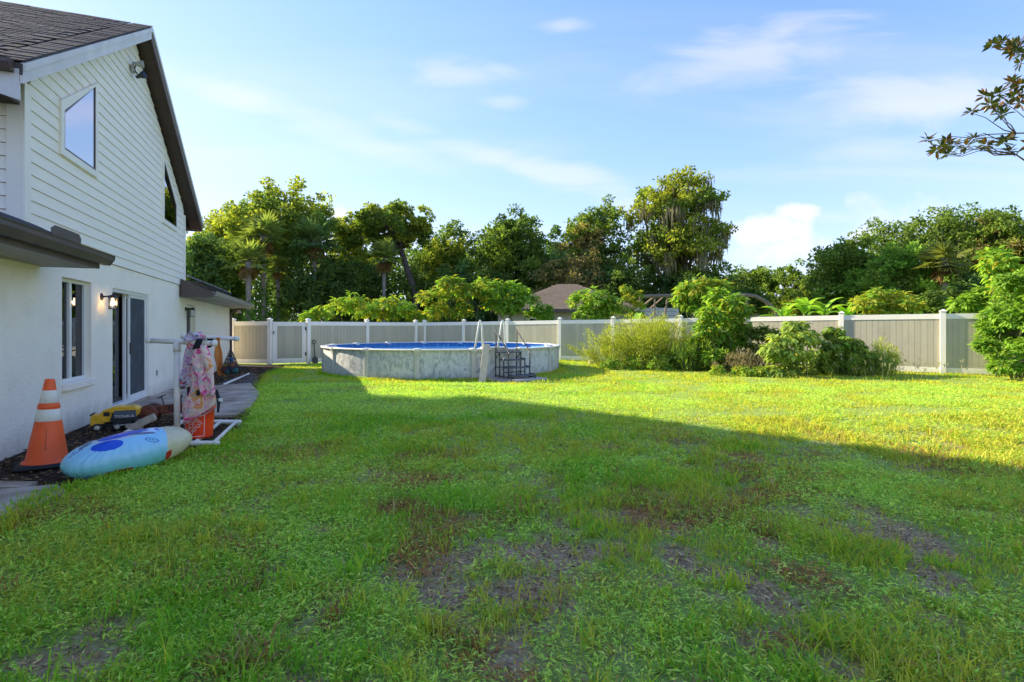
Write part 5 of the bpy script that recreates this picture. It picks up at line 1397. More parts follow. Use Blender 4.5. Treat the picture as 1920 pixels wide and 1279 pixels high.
def tree(name, label, cx, w, ytop, ybase, Y, seed, pal=GREEN_MID, leaf=0.30, n=9000, ncl=26, openness=0.0, cat='tree', depth=0.75, trunk_x=None, bark='bark', trunk_r=None, pal2=None, group=None, crown_pow=1.0, rscale=1.0, moss=0):
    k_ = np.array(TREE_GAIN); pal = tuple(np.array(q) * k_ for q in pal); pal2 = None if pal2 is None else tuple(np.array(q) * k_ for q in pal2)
    n = int(n * 1.9); ncl = int(ncl * 1.35); leaf = leaf * 0.85
    rng = np.random.default_rng(seed)
    X = (cx - 960) / F * Y
    ht = 1.5 + (HORIZON - ytop) / F * Y
    hb = max(0.3, 1.5 + (HORIZON - ybase) / F * Y)
    hw2 = w / 2 / F * Y
    root = empty(name, (X, Y, 0), 0, label, cat, group)
    centers, radii, per, cols = [], [], [], []
    rc = 0.40 * math.sqrt(hw2 * (ht - hb) / 2) * rscale
    rc = min(rc, hw2 * 0.7)
    tries = 0
    while len(centers) < ncl and tries < 4000:
        tries += 1
        q = rng.uniform(-1, 1, 3)
        r = np.linalg.norm(q)
        if r > 1 or r < 0.30 + 0.2 * openness: continue
        zz = q[2]
        c = np.array([q[0] * (hw2 - rc * .55), q[1] * hw2 * depth, (hb + ht) / 2 + zz * ((ht - hb) / 2 - rc * .45)])
        if crown_pow != 1.0 and zz > 0 and abs(q[0]) > (1 - zz) ** crown_pow: continue
        if any(np.linalg.norm((c - c2) / np.array([1, 1, .8])) < rc * (0.45 + openness * .45) for c2 in centers): continue
        centers.append(c); radii.append(rc * rng.uniform(0.6, 1.15) * (1 - 0.25 * openness))
        cols.append(pal if (pal2 is None or rng.random() > 0.4) else pal2)
    tot = sum(r ** 2 for r in radii)
    per = [max(20, int(n * r * r / tot)) for r in radii]
    # sub-clumps give the crown its lumpy, gappy outline
    C2, R2, P2, K2 = [], [], [], []
    for c, r, k, col in zip(centers, radii, per, cols):
        m = 12
        for _ in range(m):
            d = randdir(rng, 1)[0] * r * rng.uniform(0.35, 1.28) * np.array([1, 1, .8])
            C2.append(c + d); R2.append(r * rng.uniform(0.2, 0.46)); P2.append(max(8, k // m)); K2.append(col)
    V, T, Cc = foliage_cloud(rng, C2, R2, P2, leaf, 0.62, K2, flat=0.7)
    mesh_np('crown', V, tris=T, col=Cc, mat=M['leaf'], parent=root)
    tr_ = trunk_r or max(0.14, hw2 * 0.07)
    tx = 0.0 if trunk_x is None else (trunk_x - cx) / F * Y
    mb = MB()
    fork = np.array([tx * .55 + rng.normal(0, .25), 0, hb + (ht - hb) * 0.12])
    mb.tube([(tx, 0, -0.1), (tx, 0, 0.3), (tx * .9 + rng.normal(0, .3), rng.normal(0, .2), fork[2] * .5), tuple(fork)], [tr_ * 1.5, tr_ * 1.1, tr_ * .9, tr_ * .75], 8)
    for c, r in zip(centers, radii):
        st_ = fork + np.array([0, 0, rng.uniform(-0.12, 0.35) * (c[2] - fork[2])])
        if st_[2] > c[2]: st_ = fork * np.array([1, 1, .9])
        pts = limb_path(rng, st_, c)
        r0 = tr_ * rng.uniform(.28, .5)
        mb.tube(pts, [r0 * (1 - .75 * i / (len(pts) - 1)) for i in range(len(pts))], 5)
    mb.build('trunk', M[bark], root, True)
    if moss:
        P = []; Ls = []
        for _ in range(moss):
            k = rng.integers(len(centers)); c, r = centers[k], radii[k]
            base = c + rng.normal(0, 0.45, 3) * r + np.array([0, 0, -r * .25])
            for _ in range(14):
                P.append(base + rng.normal(0, 0.28, 3) * np.array([1, 1, .5])); Ls.append(rng.uniform(0.5, 1.9))
        P = np.array(P); k = len(P)
        D = unit(np.tile([[0, 0, -1.0]], (k, 1)) + rng.normal(0, .07, (k, 3)))
        N2 = unit(rng.normal(size=(k, 3)) * np.array([1, 1, .05]))
        V, T = leaves(P, D, N2, np.array(Ls), np.full(k, 0.13), 0.1)
        mesh_np('moss_strands', V, tris=T, col=np.repeat(mixcol(rng, k, (0.060, 0.058, 0.046), (0.105, 0.095, 0.072)), 4, 0), mat=M['dry'], parent=root, kind='stuff')
    return root

def palm(label, cx, ycrown, Y, seed, rad=1.5, trunk_top=None, nfr=34, dead=6, pal=((0.055, 0.085, 0.032), (0.11, 0.135, 0.05)), vines=True, tr=0.15, lean=0.0):
    rng = np.random.default_rng(seed)
    X = (cx - 960) / F * Y; H = 1.5 + (HORIZON - ycrown) / F * Y
    root = empty('cabbage_palm', (X, Y, 0), 0, label, 'palm', 'palms at the wood edge')
    MB().tube([(lean, 0, -0.1), (lean * .8, 0, 0.4), (lean * .3, 0, H * .55), (0, 0, H - 0.2)], [tr * 1.35, tr, tr * .95, tr * 1.15], 9).build('trunk', M['bark_pale'], root, True)
    Vs, Ts, Cs = [], [], []; off = 0
    st = MB()
    for k in range(nfr + dead):
        isd = k >= nfr
        az = rng.uniform(0, 6.283); el = rng.uniform(-0.35, 1.25) if not isd else rng.uniform(-1.35, -0.7)
        d = np.array([math.cos(az) * math.cos(el), math.sin(az) * math.cos(el), math.sin(el)])
        pet = rad * rng.uniform(0.45, 0.65) * (0.6 if isd else 1)
        base = np.array([0, 0, H - 0.1])
        hub = base + d * pet
        hub[2] -= 0.12 * pet
        st.tube([tuple(base), tuple(base + d * pet * .5 + np.array([0, 0, .03])), tuple(hub)], [0.03, 0.022, 0.012], 4)
        side = unit(np.cross(d, [0, 0, 1.0]))[None][0]
        upv = np.cross(side, d)
        nb_ = 18
        th = np.linspace(-2.1, 2.1, nb_) + rng.normal(0, .05, nb_)
        D = np.cos(th)[:, None] * d + np.sin(th)[:, None] * side
        D = unit(D + np.array([0, 0, -0.35 if not isd else -0.7]) * (0.4 + 0.6 * np.abs(np.sin(th)))[:, None])
        Lf = rad * (0.62 - 0.1 * np.abs(th)) * rng.uniform(.85, 1.15, nb_)
        V, T = leaves(np.tile(hub, (nb_, 1)), D, np.tile(upv, (nb_, 1)), Lf, np.full(nb_, rad * .085), 0.3)
        Vs.append(V); Ts.append(T + off); off += len(V)
        col = mixcol(rng, nb_, *(pal if not isd else ((0.060, 0.042, 0.022), (0.10, 0.068, 0.036))))
        Cs.append(np.repeat(col, 4, 0))
    mesh_np('fronds', np.concatenate(Vs), tris=np.concatenate(Ts), col=np.concatenate(Cs), mat=M['leaf'], parent=root)
    st.build('leaf_stalks', M['stem'], root)
    if vines:
        k = 900; a = rng.uniform(0, 6.283, k); z = rng.uniform(0, 1, k) ** 1.4 * H * .55
        rr = tr * 1.2 + rng.random(k) * .28 * (1 - z / (H * .6))
        P = np.stack([np.cos(a) * rr + lean * .7 * (1 - z / H), np.sin(a) * rr, z], 1); D = unit(np.stack([np.cos(a), np.sin(a), np.full(k, -.6)], 1) + rng.normal(0, .4, (k, 3)))
        V, T = leaves(P, D, unit(np.stack([np.cos(a), np.sin(a), np.full(k, .3)], 1)), rng.uniform(.12, .24, k), rng.uniform(.08, .15, k))
        mesh_np('vine_foliage', V, tris=T, col=np.repeat(mixcol(rng, k, (0.03, 0.075, 0.02), (0.06, 0.12, 0.03)), 4, 0), mat=M['leaf'], parent=root)
    return root

def shrub(name, label, clumps, Y, seed, pal=GREEN_FRESH, leaf=0.20, per=260, wid=0.42, cat='shrub', ground=0.0, droop=0.9, pal2=None, group=None, base_px=None, depth=0.8, stems=True, glossy=False, yellow=0.0):
    """leafy shrub: clumps are (px, py, radius px[, dy]) of leafy heads at distance Y; stems run to the heads from the foot"""
    rng = np.random.default_rng(seed)
    px0 = base_px if base_px is not None else sum(c[0] for c in clumps) / len(clumps)
    X0 = (px0 - 960) / F * Y
    root = empty(name, (X0, Y, 0), 0, label, cat, group)
    Ps, Ds, Ns, Cs, Ls = [], [], [], [], []
    mb = MB()
    foot = np.array([0, 0, -0.05])
    for c in clumps:
        px, py, r = c[:3]
        dy = (c[3] if len(c) > 3 else rng.uniform(-1, 1) * depth)
        Yc = Y + dy
        ctr = np.array([(px - 960) / F * Yc - X0, dy, max(0.12, 1.5 + (HORIZON - py) / F * Yc)])
        R_ = r / F * Yc
        foot = np.array([rng.normal(0, .22) + ctr[0] * .35, ctr[1] * .5, -0.05])
        pts = limb_path(rng, foot, ctr - np.array([0, 0, R_ * .2]), 0.06, 3)
        r0 = max(0.014, R_ * 0.045)
        mb.tube(pts, [r0 * 1.2, r0, r0 * .8, r0 * .5], 5)
        # rosettes: stems ends with radiating, drooping leaves
        nros = max(4, int(per / 13))
        for _ in range(nros):
            d = randdir(rng, 1)[0]
            if d[2] < -0.3: d[2] *= -0.5
            d = d / np.linalg.norm(d)
            q = ctr + d * R_ * rng.uniform(0.55, 1.0) * np.array([1, 1, .9])
            k = rng.integers(10, 17)
            a = rng.uniform(0, 6.283, k)
            el = rng.uniform(-0.9, 0.75, k)
            dd = np.stack([np.cos(a) * np.cos(el), np.sin(a) * np.cos(el), np.sin(el)], 1)
            dd = unit(dd + d * 0.45 + np.array([0, 0, -droop * .35]))
            Ps.append(q + dd * leaf * rng.uniform(0.05, 0.5, (k, 1))); Ds.append(unit(dd + np.array([0, 0, -droop * .4])))
            Ns.append(unit(np.array([0, 0, 1.0]) + d * .5 + rng.normal(0, .35, (k, 3))))
            pl = pal2 if (pal2 is not None and rng.random() < .35) else pal
            col = mixcol(rng, k, *pl)
            if yellow:
                m_ = rng.random(k) < yellow * (1.4 - d[2]) * .6
                col[m_] = mixcol(rng, int(m_.sum()), (0.17, 0.165, 0.03), (0.25, 0.20, 0.04)) if m_.any() else col[m_]
            Cs.append(col); Ls.append(leaf * 1.15 * rng.uniform(.55, 1.3, k))
    P, D, Nn, Cc, Ll = map(np.concatenate, (Ps, Ds, Ns, Cs, Ls))
    V, T = leaves(P, D, Nn, Ll, Ll * wid, 0.22)
    z = V[:, 2]; V[:, 2] = np.maximum(z, 0.01 + 0.02 * rng.random(len(z)))
    mesh_np('foliage', V, tris=T, col=np.repeat(Cc, 4, 0), mat=M['leaf_glossy' if glossy else 'leaf'], parent=root)
    if stems: mb.build('stem', M['stem'], root, True)
    return root

def plumes(name, label, pts, Y, seed, n, h, c0, c1, spreadx, spready, leaf=0.09, density=90, cat='plant', group=None, mat_='leaf', lean=0.25):
    """feathery weed: many thin upright plumes made of fine leaflets"""
    rng = np.random.default_rng(seed)
    X0 = (pts - 960) / F * Y
    root = empty(name, (X0, Y, 0), 0, label, cat, group)
    Ps, Ds, Cs, Ls = [], [], [], []; mb = MB()
    for k in range(n):
        fx, fy = rng.normal(0, spreadx), rng.normal(0, spready)
        hh = h * rng.uniform(0.55, 1.1) * math.exp(-(fx / (spreadx * 2.2)) ** 2)
        tip = np.array([fx + fx * .35 + rng.normal(0, lean) * hh, fy + rng.normal(0, lean) * hh, hh])
        base = np.array([fx, fy, 0.0])
        if k % 2 == 0: mb.tube([tuple(base), tuple((base + tip) / 2 + np.array([0, 0, .05])), tuple(tip)], [0.012, 0.009, 0.003], 4)
        m = density
        q = rng.random(m) ** 0.75
        curve = base + (tip - base) * q[:, None] + np.array([0, 0, .05]) * np.sin(q * math.pi)[:, None]
        sp = 0.03 + 0.13 * hh * (1 - q)[:, None] * (0.4 + q[:, None]) + 0.02
        p = curve + rng.normal(0, 1, (m, 3)) * sp * np.array([1, 1, .5])
        d = unit(rng.normal(0, .55, (m, 3)) + np.array([0, 0, 0.9]))
        Ps.append(p); Ds.append(d); Ls.append(leaf * rng.uniform(.6, 1.4, m)); Cs.append(mixcol(rng, m, c0, c1) * (1 + rng.normal(0, .1)))
    P, D, Cc, Ll = map(np.concatenate, (Ps, Ds, Cs, Ls))
    V, T = leaves(P, D, randdir(rng, len(P)), Ll, Ll * .16, 0.1)
    V[:, 2] = np.maximum(V[:, 2], 0.005)
    mesh_np('foliage', V, tris=T, col=np.repeat(Cc, 4, 0), mat=M[mat_], parent=root)
    mb.build('stem', M['stem'], root)
    return root

# ---- the wood beyond the fence, from left to right
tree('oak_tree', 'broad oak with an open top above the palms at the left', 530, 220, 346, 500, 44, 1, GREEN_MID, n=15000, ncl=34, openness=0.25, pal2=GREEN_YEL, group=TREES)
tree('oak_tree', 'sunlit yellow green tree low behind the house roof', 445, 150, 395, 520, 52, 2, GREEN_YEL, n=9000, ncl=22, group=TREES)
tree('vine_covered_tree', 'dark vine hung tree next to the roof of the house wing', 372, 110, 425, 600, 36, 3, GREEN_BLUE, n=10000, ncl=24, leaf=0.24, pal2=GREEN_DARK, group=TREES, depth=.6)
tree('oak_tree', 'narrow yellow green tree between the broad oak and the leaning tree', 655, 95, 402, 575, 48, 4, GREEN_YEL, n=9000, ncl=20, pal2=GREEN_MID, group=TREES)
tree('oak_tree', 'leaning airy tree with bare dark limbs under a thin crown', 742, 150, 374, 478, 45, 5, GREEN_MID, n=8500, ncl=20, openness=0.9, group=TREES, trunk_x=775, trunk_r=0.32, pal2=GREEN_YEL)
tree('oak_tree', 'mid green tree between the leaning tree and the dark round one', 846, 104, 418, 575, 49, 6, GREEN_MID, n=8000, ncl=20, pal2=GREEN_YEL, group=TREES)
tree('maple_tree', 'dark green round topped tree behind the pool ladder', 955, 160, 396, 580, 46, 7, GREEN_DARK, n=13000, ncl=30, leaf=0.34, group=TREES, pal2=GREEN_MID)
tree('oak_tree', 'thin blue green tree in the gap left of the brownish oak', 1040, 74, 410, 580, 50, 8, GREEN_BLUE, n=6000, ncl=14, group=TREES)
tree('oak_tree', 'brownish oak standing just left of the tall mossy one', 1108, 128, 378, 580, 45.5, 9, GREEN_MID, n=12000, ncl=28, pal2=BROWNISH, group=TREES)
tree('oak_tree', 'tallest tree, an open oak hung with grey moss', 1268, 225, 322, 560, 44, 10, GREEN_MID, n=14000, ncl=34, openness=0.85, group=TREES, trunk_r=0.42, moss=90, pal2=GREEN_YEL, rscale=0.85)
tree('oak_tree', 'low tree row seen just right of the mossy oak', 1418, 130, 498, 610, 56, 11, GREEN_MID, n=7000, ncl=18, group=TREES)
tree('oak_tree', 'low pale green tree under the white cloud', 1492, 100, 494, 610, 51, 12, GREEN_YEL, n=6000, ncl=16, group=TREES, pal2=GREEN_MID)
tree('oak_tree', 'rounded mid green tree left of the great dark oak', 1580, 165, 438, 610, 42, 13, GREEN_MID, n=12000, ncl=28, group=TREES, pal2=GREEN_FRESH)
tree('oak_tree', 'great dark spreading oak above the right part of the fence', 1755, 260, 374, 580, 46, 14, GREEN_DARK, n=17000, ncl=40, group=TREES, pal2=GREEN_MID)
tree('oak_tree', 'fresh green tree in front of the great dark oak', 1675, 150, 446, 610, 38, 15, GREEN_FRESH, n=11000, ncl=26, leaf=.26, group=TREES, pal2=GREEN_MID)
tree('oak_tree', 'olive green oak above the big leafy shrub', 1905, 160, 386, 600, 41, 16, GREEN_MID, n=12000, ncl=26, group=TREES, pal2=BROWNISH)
US = 'undergrowth trees along the wood edge'
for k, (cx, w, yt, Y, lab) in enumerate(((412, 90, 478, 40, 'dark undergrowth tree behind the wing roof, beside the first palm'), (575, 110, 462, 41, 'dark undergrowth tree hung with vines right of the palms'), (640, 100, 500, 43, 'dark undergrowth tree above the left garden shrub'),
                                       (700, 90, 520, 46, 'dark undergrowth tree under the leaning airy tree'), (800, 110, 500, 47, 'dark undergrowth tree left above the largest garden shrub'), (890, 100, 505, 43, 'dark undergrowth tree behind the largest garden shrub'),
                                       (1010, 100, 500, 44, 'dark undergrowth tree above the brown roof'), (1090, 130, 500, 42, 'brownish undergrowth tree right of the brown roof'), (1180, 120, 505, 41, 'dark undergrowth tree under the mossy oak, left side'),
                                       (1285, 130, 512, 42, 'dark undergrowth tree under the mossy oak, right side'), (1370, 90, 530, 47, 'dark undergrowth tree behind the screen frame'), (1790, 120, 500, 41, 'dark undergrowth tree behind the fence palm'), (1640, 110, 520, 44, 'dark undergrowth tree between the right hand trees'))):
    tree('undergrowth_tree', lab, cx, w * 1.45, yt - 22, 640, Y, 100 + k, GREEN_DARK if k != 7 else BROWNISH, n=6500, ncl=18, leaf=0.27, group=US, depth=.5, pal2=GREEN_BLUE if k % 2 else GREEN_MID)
# far wood that closes the gaps near the ground
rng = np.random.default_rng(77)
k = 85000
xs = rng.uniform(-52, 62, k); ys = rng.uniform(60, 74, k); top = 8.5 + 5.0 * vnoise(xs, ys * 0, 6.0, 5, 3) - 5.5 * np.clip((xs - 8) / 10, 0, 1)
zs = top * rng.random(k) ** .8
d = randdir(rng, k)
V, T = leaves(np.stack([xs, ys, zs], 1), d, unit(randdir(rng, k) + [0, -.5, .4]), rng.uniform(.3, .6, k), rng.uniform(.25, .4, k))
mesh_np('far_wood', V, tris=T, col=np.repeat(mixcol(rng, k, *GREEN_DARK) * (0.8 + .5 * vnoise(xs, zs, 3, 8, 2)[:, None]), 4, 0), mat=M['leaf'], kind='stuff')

palm('tall palm with a pale trunk, second from the wing roof', 494, 438, 38, 31, 1.75, tr=.16)
palm('shorter palm with a reddish trunk nearest the wing roof', 466, 486, 36, 32, 1.55, tr=.17)
palm('slim palm with a short crown right of the tall pale palm', 521, 498, 39.5, 33, 1.2, tr=.13, dead=3)
palm('palm half hidden in the dark wood above the left garden shrub', 590, 448, 40, 34, 1.8, tr=.15, pal=((0.035, 0.07, 0.035), (0.07, 0.10, 0.05)))
palm('slender palm under the leaning airy tree', 720, 480, 42, 35, 1.5, tr=.14, vines=False)
palm('stout palm with dead hanging fronds in front of the great oak', 1770, 488, 35, 36, 1.6, nfr=34, dead=20, pal=((0.045, 0.060, 0.022), (0.085, 0.095, 0.035)), vines=False, tr=.2)

# ---- garden shrubs behind the fence
GS = 'leafy shrubs behind the fence'
shrub('garden_shrub', 'low sunlit shrub behind the fence left of the pool', [(600, 592, 22), (636, 578, 26), (668, 572, 26), (690, 588, 22), (578, 598, 14)], 28.0, 41, GREEN_FRESH, 0.24, 420, group=GS, pal2=GREEN_YEL)
shrub('garden_shrub', 'low sunlit shrub behind the fence above the pool middle', [(712, 582, 24), (740, 574, 26), (760, 586, 24), (728, 592, 20), (782, 598, 14)], 29.0, 42, GREEN_FRESH, 0.24, 420, group=GS, pal2=GREEN_YEL)
shrub('garden_shrub', 'largest sunlit shrub behind the pool, its left half yellowing', [(815, 560, 30), (850, 545, 30), (880, 555, 30), (820, 588, 26), (905, 545, 26), (865, 588, 24), (838, 530, 16)], 29.5, 43, GREEN_FRESH, 0.26, 460, group=GS, pal2=GREEN_YEL, yellow=.3)
shrub('garden_shrub', 'green shrub directly above the pool ladder', [(930, 548, 26), (965, 550, 26), (990, 570, 26), (1008, 590, 20), (955, 580, 22), (925, 575, 20)], 29.5, 44, GREEN_FRESH, 0.26, 420, group=GS, yellow=.1)
shrub('garden_shrub', 'small shrub end in front of the cream neighbour wall', [(1020, 582, 14), (1024, 596, 12)], 28.5, 45, GREEN_FRESH, 0.22, 200, group=GS)
shrub('garden_shrub', 'bright green shrub right of the cream neighbour wall', [(1090, 565, 24), (1120, 562, 24), (1145, 575, 22), (1098, 590, 22), (1130, 592, 20)], 27.0, 46, GREEN_FRESH, 0.25, 420, group=GS, yellow=.12)
shrub('young_tree', 'slim upright young tree with twin tops behind the fence', [(1172, 545, 10), (1175, 565, 14), (1176, 585, 16), (1196, 555, 9), (1198, 575, 13), (1196, 592, 14)], 26.0, 47, GREEN_YEL, 0.16, 200, group=GS, pal2=GREEN_FRESH, depth=.2)
shrub('garden_shrub', 'tall umbrella shaped shrub behind the fence at the centre right', [(1290, 548, 26), (1320, 538, 26), (1345, 545, 24), (1285, 572, 24), (1310, 578, 24), (1355, 570, 20), (1340, 590, 16)], 25.0, 48, GREEN_FRESH, 0.27, 420, group=GS, yellow=.15, pal2=GREEN_YEL)
shrub('garden_shrub', 'broad yellowish shrub behind the fence in front of the palm', [(1620, 570, 20), (1650, 558, 22), (1680, 562, 22), (1705, 575, 18), (1640, 582, 20), (1672, 584, 20)], 23.0, 49, GREEN_YEL, 0.24, 330, group=GS, pal2=GREEN_FRESH, yellow=.15)
shrub('garden_shrub', 'dark low shrub at the foot of the stout palm', [(1750, 560, 20), (1778, 552, 20), (1800, 566, 18), (1765, 580, 18)], 27.0, 52, GREEN_DARK, 0.22, 330, group=GS)
shrub('garden_shrub', 'shrub spilling behind the last fence post', [(1800, 572, 16), (1825, 562, 20), (1850, 552, 22), (1835, 580, 18), (1870, 560, 20)], 20.5, 50, GREEN_FRESH, 0.24, 300, group=GS, yellow=.1)
shrub('garden_shrub', 'tall single headed shrub rising behind the big leafy shrub', [(1868, 480, 18), (1875, 498, 26), (1884, 518, 24), (1890, 540, 20)], 19.0, 51, GREEN_FRESH, 0.27, 260, group=GS, yellow=.2)

def banana(label, px, Y, seed, h, n=8):
    rng = np.random.default_rng(seed)
    X = (px - 960) / F * Y
    root = empty('banana_plant', (X, Y, 0), 0, label, 'banana plant', 'banana plants behind the fence')
    MB().tube([(0, 0, -0.05), (0.02, 0, h * .5), (0, 0, h)], [0.12, 0.09, 0.05], 8).build('stem', mat('banana_stem', (0.16, 0.17, 0.06), 0.7) if 'banana_stem' not in bpy.data.materials else bpy.data.materials['banana_stem'], root, True)
    for k in range(n):
        az = rng.uniform(0, 6.283); el = rng.uniform(0.5, 1.3); L = rng.uniform(1.1, 1.7)
        d = np.array([math.cos(az), math.sin(az), 0]); sd_ = np.array([-math.sin(az), math.cos(az), 0])
        rows = []; m = 9; p = np.array([0, 0, h - 0.1]); e = el
        for i in range(m + 1):
            q = i / m
            wdt = 0.20 * math.sin(min(1, q * 1.15 + .05) * math.pi) ** .6 if q > .12 else 0.02
            t = d * math.cos(e) + np.array([0, 0, math.sin(e)])
            nrm = np.array([0, 0, math.cos(e)]) - d * math.sin(e)
            rag = rng.uniform(.75, 1.05)
            rows.append((p + sd_ * wdt * rag + nrm * wdt * .35, p, p - sd_ * wdt * rag + nrm * wdt * .35))
            p = p + t * L / m; e -= 2.1 / m * (0.4 + q)
        V = np.array(rows).reshape(-1, 3); Q = []
        for i in range(m):
            a_ = i * 3
            Q += [(a_, a_ + 1, a_ + 4, a_ + 3), (a_ + 1, a_ + 2, a_ + 5, a_ + 4)]
        mesh_np('leaf', V, quads=np.array(Q), col=np.repeat(mixcol(rng, 1, (0.09, 0.17, 0.03), (0.15, 0.22, 0.05)), len(V), 0), mat=M['leaf'], parent=root, smooth=True)
banana('leftmost banana plant, beside the curved screen frame', 1470, 25.0, 61, 1.9)
banana('banana plant with one upright pale leaf, second from the screen frame', 1508, 25.5, 62, 2.2, 9)
banana('banana plant with broad leaves arching over the fence', 1545, 24.6, 63, 2.1, 9)
banana('banana plant next to the yellowish shrub', 1590, 25.2, 64, 2.0, 8)
banana('single pale banana leaf shoot beside the slim young tree', 1190, 24.6, 65, 1.5, 3)

# ---- growth on this side of the fence
plumes('feathery_bush', 'big yellow green feathery bush in front of the fence right of the pool', 1215, 20.0, 71, 230, 1.9, (0.095, 0.125, 0.022), (0.175, 0.185, 0.032), 0.95, 0.5, 0.10, 170, 'bush')
shrub('weed_patch', 'low green weeds at the foot of the feathery bush', [(1150, 690, 22), (1190, 694, 22), (1235, 692, 24), (1280, 690, 24), (1320, 692, 24), (1350, 700, 16), (1265, 672, 20), (1210, 672, 20)], 18.9, 72, GREEN_FRESH, 0.11, 520, cat='weeds', pal2=GREEN_MID, depth=.5, stems=True)
plumes('tall_grass_clump', 'dark arching grass clump right of the feathery bush', 1315, 18.7, 73, 60, 1.0, (0.055, 0.095, 0.025), (0.10, 0.14, 0.03), 0.45, 0.3, 0.22, 40, 'grass clump', lean=.4)
shrub('sunflower_shrub', 'tall leafy shrub with yellowing lower leaves in front of the fence', [(1345, 560, 20), (1372, 568, 20), (1390, 585, 18), (1335, 590, 22), (1365, 600, 24), (1325, 620, 20), (1350, 635, 20), (1385, 615, 18), (1310, 640, 14), (1360, 655, 14), (1340, 670, 16), (1375, 640, 18)], 18.7, 74, GREEN_FRESH, 0.21, 400, group=None, yellow=.22, depth=.6, base_px=1360)
shrub('dark_shrub', 'darker green shrub between the tall leafy shrub and the drooping one', [(1405, 632, 18), (1430, 625, 20), (1450, 632, 18), (1420, 655, 20), (1445, 660, 16)], 19.0, 75, GREEN_MID, 0.16, 330, depth=.4)
plumes('dry_brush', 'dry brown brush beneath the dark shrub', 1415, 17.6, 76, 50, 0.8, (0.070, 0.062, 0.040), (0.125, 0.10, 0.062), 0.45, 0.3, 0.10, 110, 'brush', mat_='dry', lean=.35)
shrub('weed_patch', 'green weeds in front of the dry brown brush', [(1345, 706, 14), (1385, 708, 14), (1425, 710, 13), (1400, 698, 12)], 16.6, 77, GREEN_FRESH, 0.10, 330, cat='weeds', depth=.3, pal2=GREEN_YEL)
shrub('drooping_shrub', 'drooping broad leaved shrub left of the white fence post', [(1470, 640, 22), (1495, 622, 20), (1515, 640, 22), (1460, 670, 22), (1490, 670, 24), (1475, 700, 20), (1505, 698, 20), (1530, 665, 18), (1450, 700, 14), (1490, 612, 14), (1448, 655, 14)], 16.6, 78, ((0.095, 0.140, 0.040), (0.155, 0.195, 0.06)), 0.20, 300, depth=.55, droop=1.5, wid=.5, yellow=.04)
shrub('drooping_shrub', 'shrub with drooping dark tips overlapping the white fence post', [(1565, 625, 14), (1560, 650, 18), (1590, 645, 20), (1605, 660, 16), (1545, 680, 20), (1580, 680, 20), (1620, 668, 12), (1560, 702, 18)], 17.0, 79, GREEN_MID, 0.20, 280, depth=.5, droop=1.4, pal2=GREEN_FRESH)
plumes('feathery_weed', 'slender upright yellow green weed against the fence', 1655, 16.9, 80, 24, 1.15, (0.13, 0.16, 0.03), (0.20, 0.22, 0.045), 0.24, 0.12, 0.09, 120, 'weed', lean=.12)
plumes('tall_grass_clump', 'green fine stemmed growth between the post and slender weed', 1612, 16.7, 81, 70, 0.75, (0.065, 0.105, 0.028), (0.12, 0.155, 0.04), 0.5, 0.25, 0.10, 100, 'grass clump', lean=.3)
shrub('large_shrub', 'huge leafy shrub at the right side of the lawn', [(1905, 560, 34), (1940, 530, 40), (1880, 600, 34), (1915, 610, 40), (1870, 640, 30), (1900, 660, 36), (1940, 600, 44), (1945, 660, 40), (1885, 690, 22), (1912, 696, 22), (1985, 560, 46), (1985, 640, 50), (2035, 600, 55), (1860, 615, 22), (1850, 650, 14), (1895, 530, 22)], 15.6, 82, GREEN_FRESH, 0.155, 820, depth=.9, yellow=.03, pal2=((0.055, 0.115, 0.025), (0.10, 0.16, 0.035)), droop=.6)

# seed stalks at the lawn edge
rng = np.random.default_rng(5)
sg = empty('seed_stalks', ((1690 - 960) / F * 15.4, 15.4, 0), 0, 'pale seed stalks of tall grass in the shade before the fence', 'grass stalks')
mb = MB(); Ps = []; Ds = []
for k in range(34):
    x, y = rng.normal(0, 1.1), rng.normal(0, .35); hh = rng.uniform(.3, .6); tx, ty = x + rng.normal(0, .2), y + rng.normal(0, .1)
    mb.tube([(x, y, 0), (x * .6 + tx * .4, y, hh * .6), (tx, ty, hh)], [0.004, 0.003, 0.002], 4)
    for q in range(7):
        Ps.append([tx, ty, hh - q * .012]); Ds.append([rng.normal(0, .5), rng.normal(0, .5), 1])
mb.build('stalk_tufts', mat('pale_stalk', (0.22, 0.24, 0.11), 0.8), sg, kind='stuff')
V, T = leaves(np.array(Ps), np.array(Ds), randdir(rng, len(Ps)), np.full(len(Ps), .10), np.full(len(Ps), .016))
mesh_np('seed_foliage', V, tris=T, col=np.tile([[0.28, 0.28, 0.15]], (len(V), 1)), mat=M['dry'], parent=sg, kind='stuff')

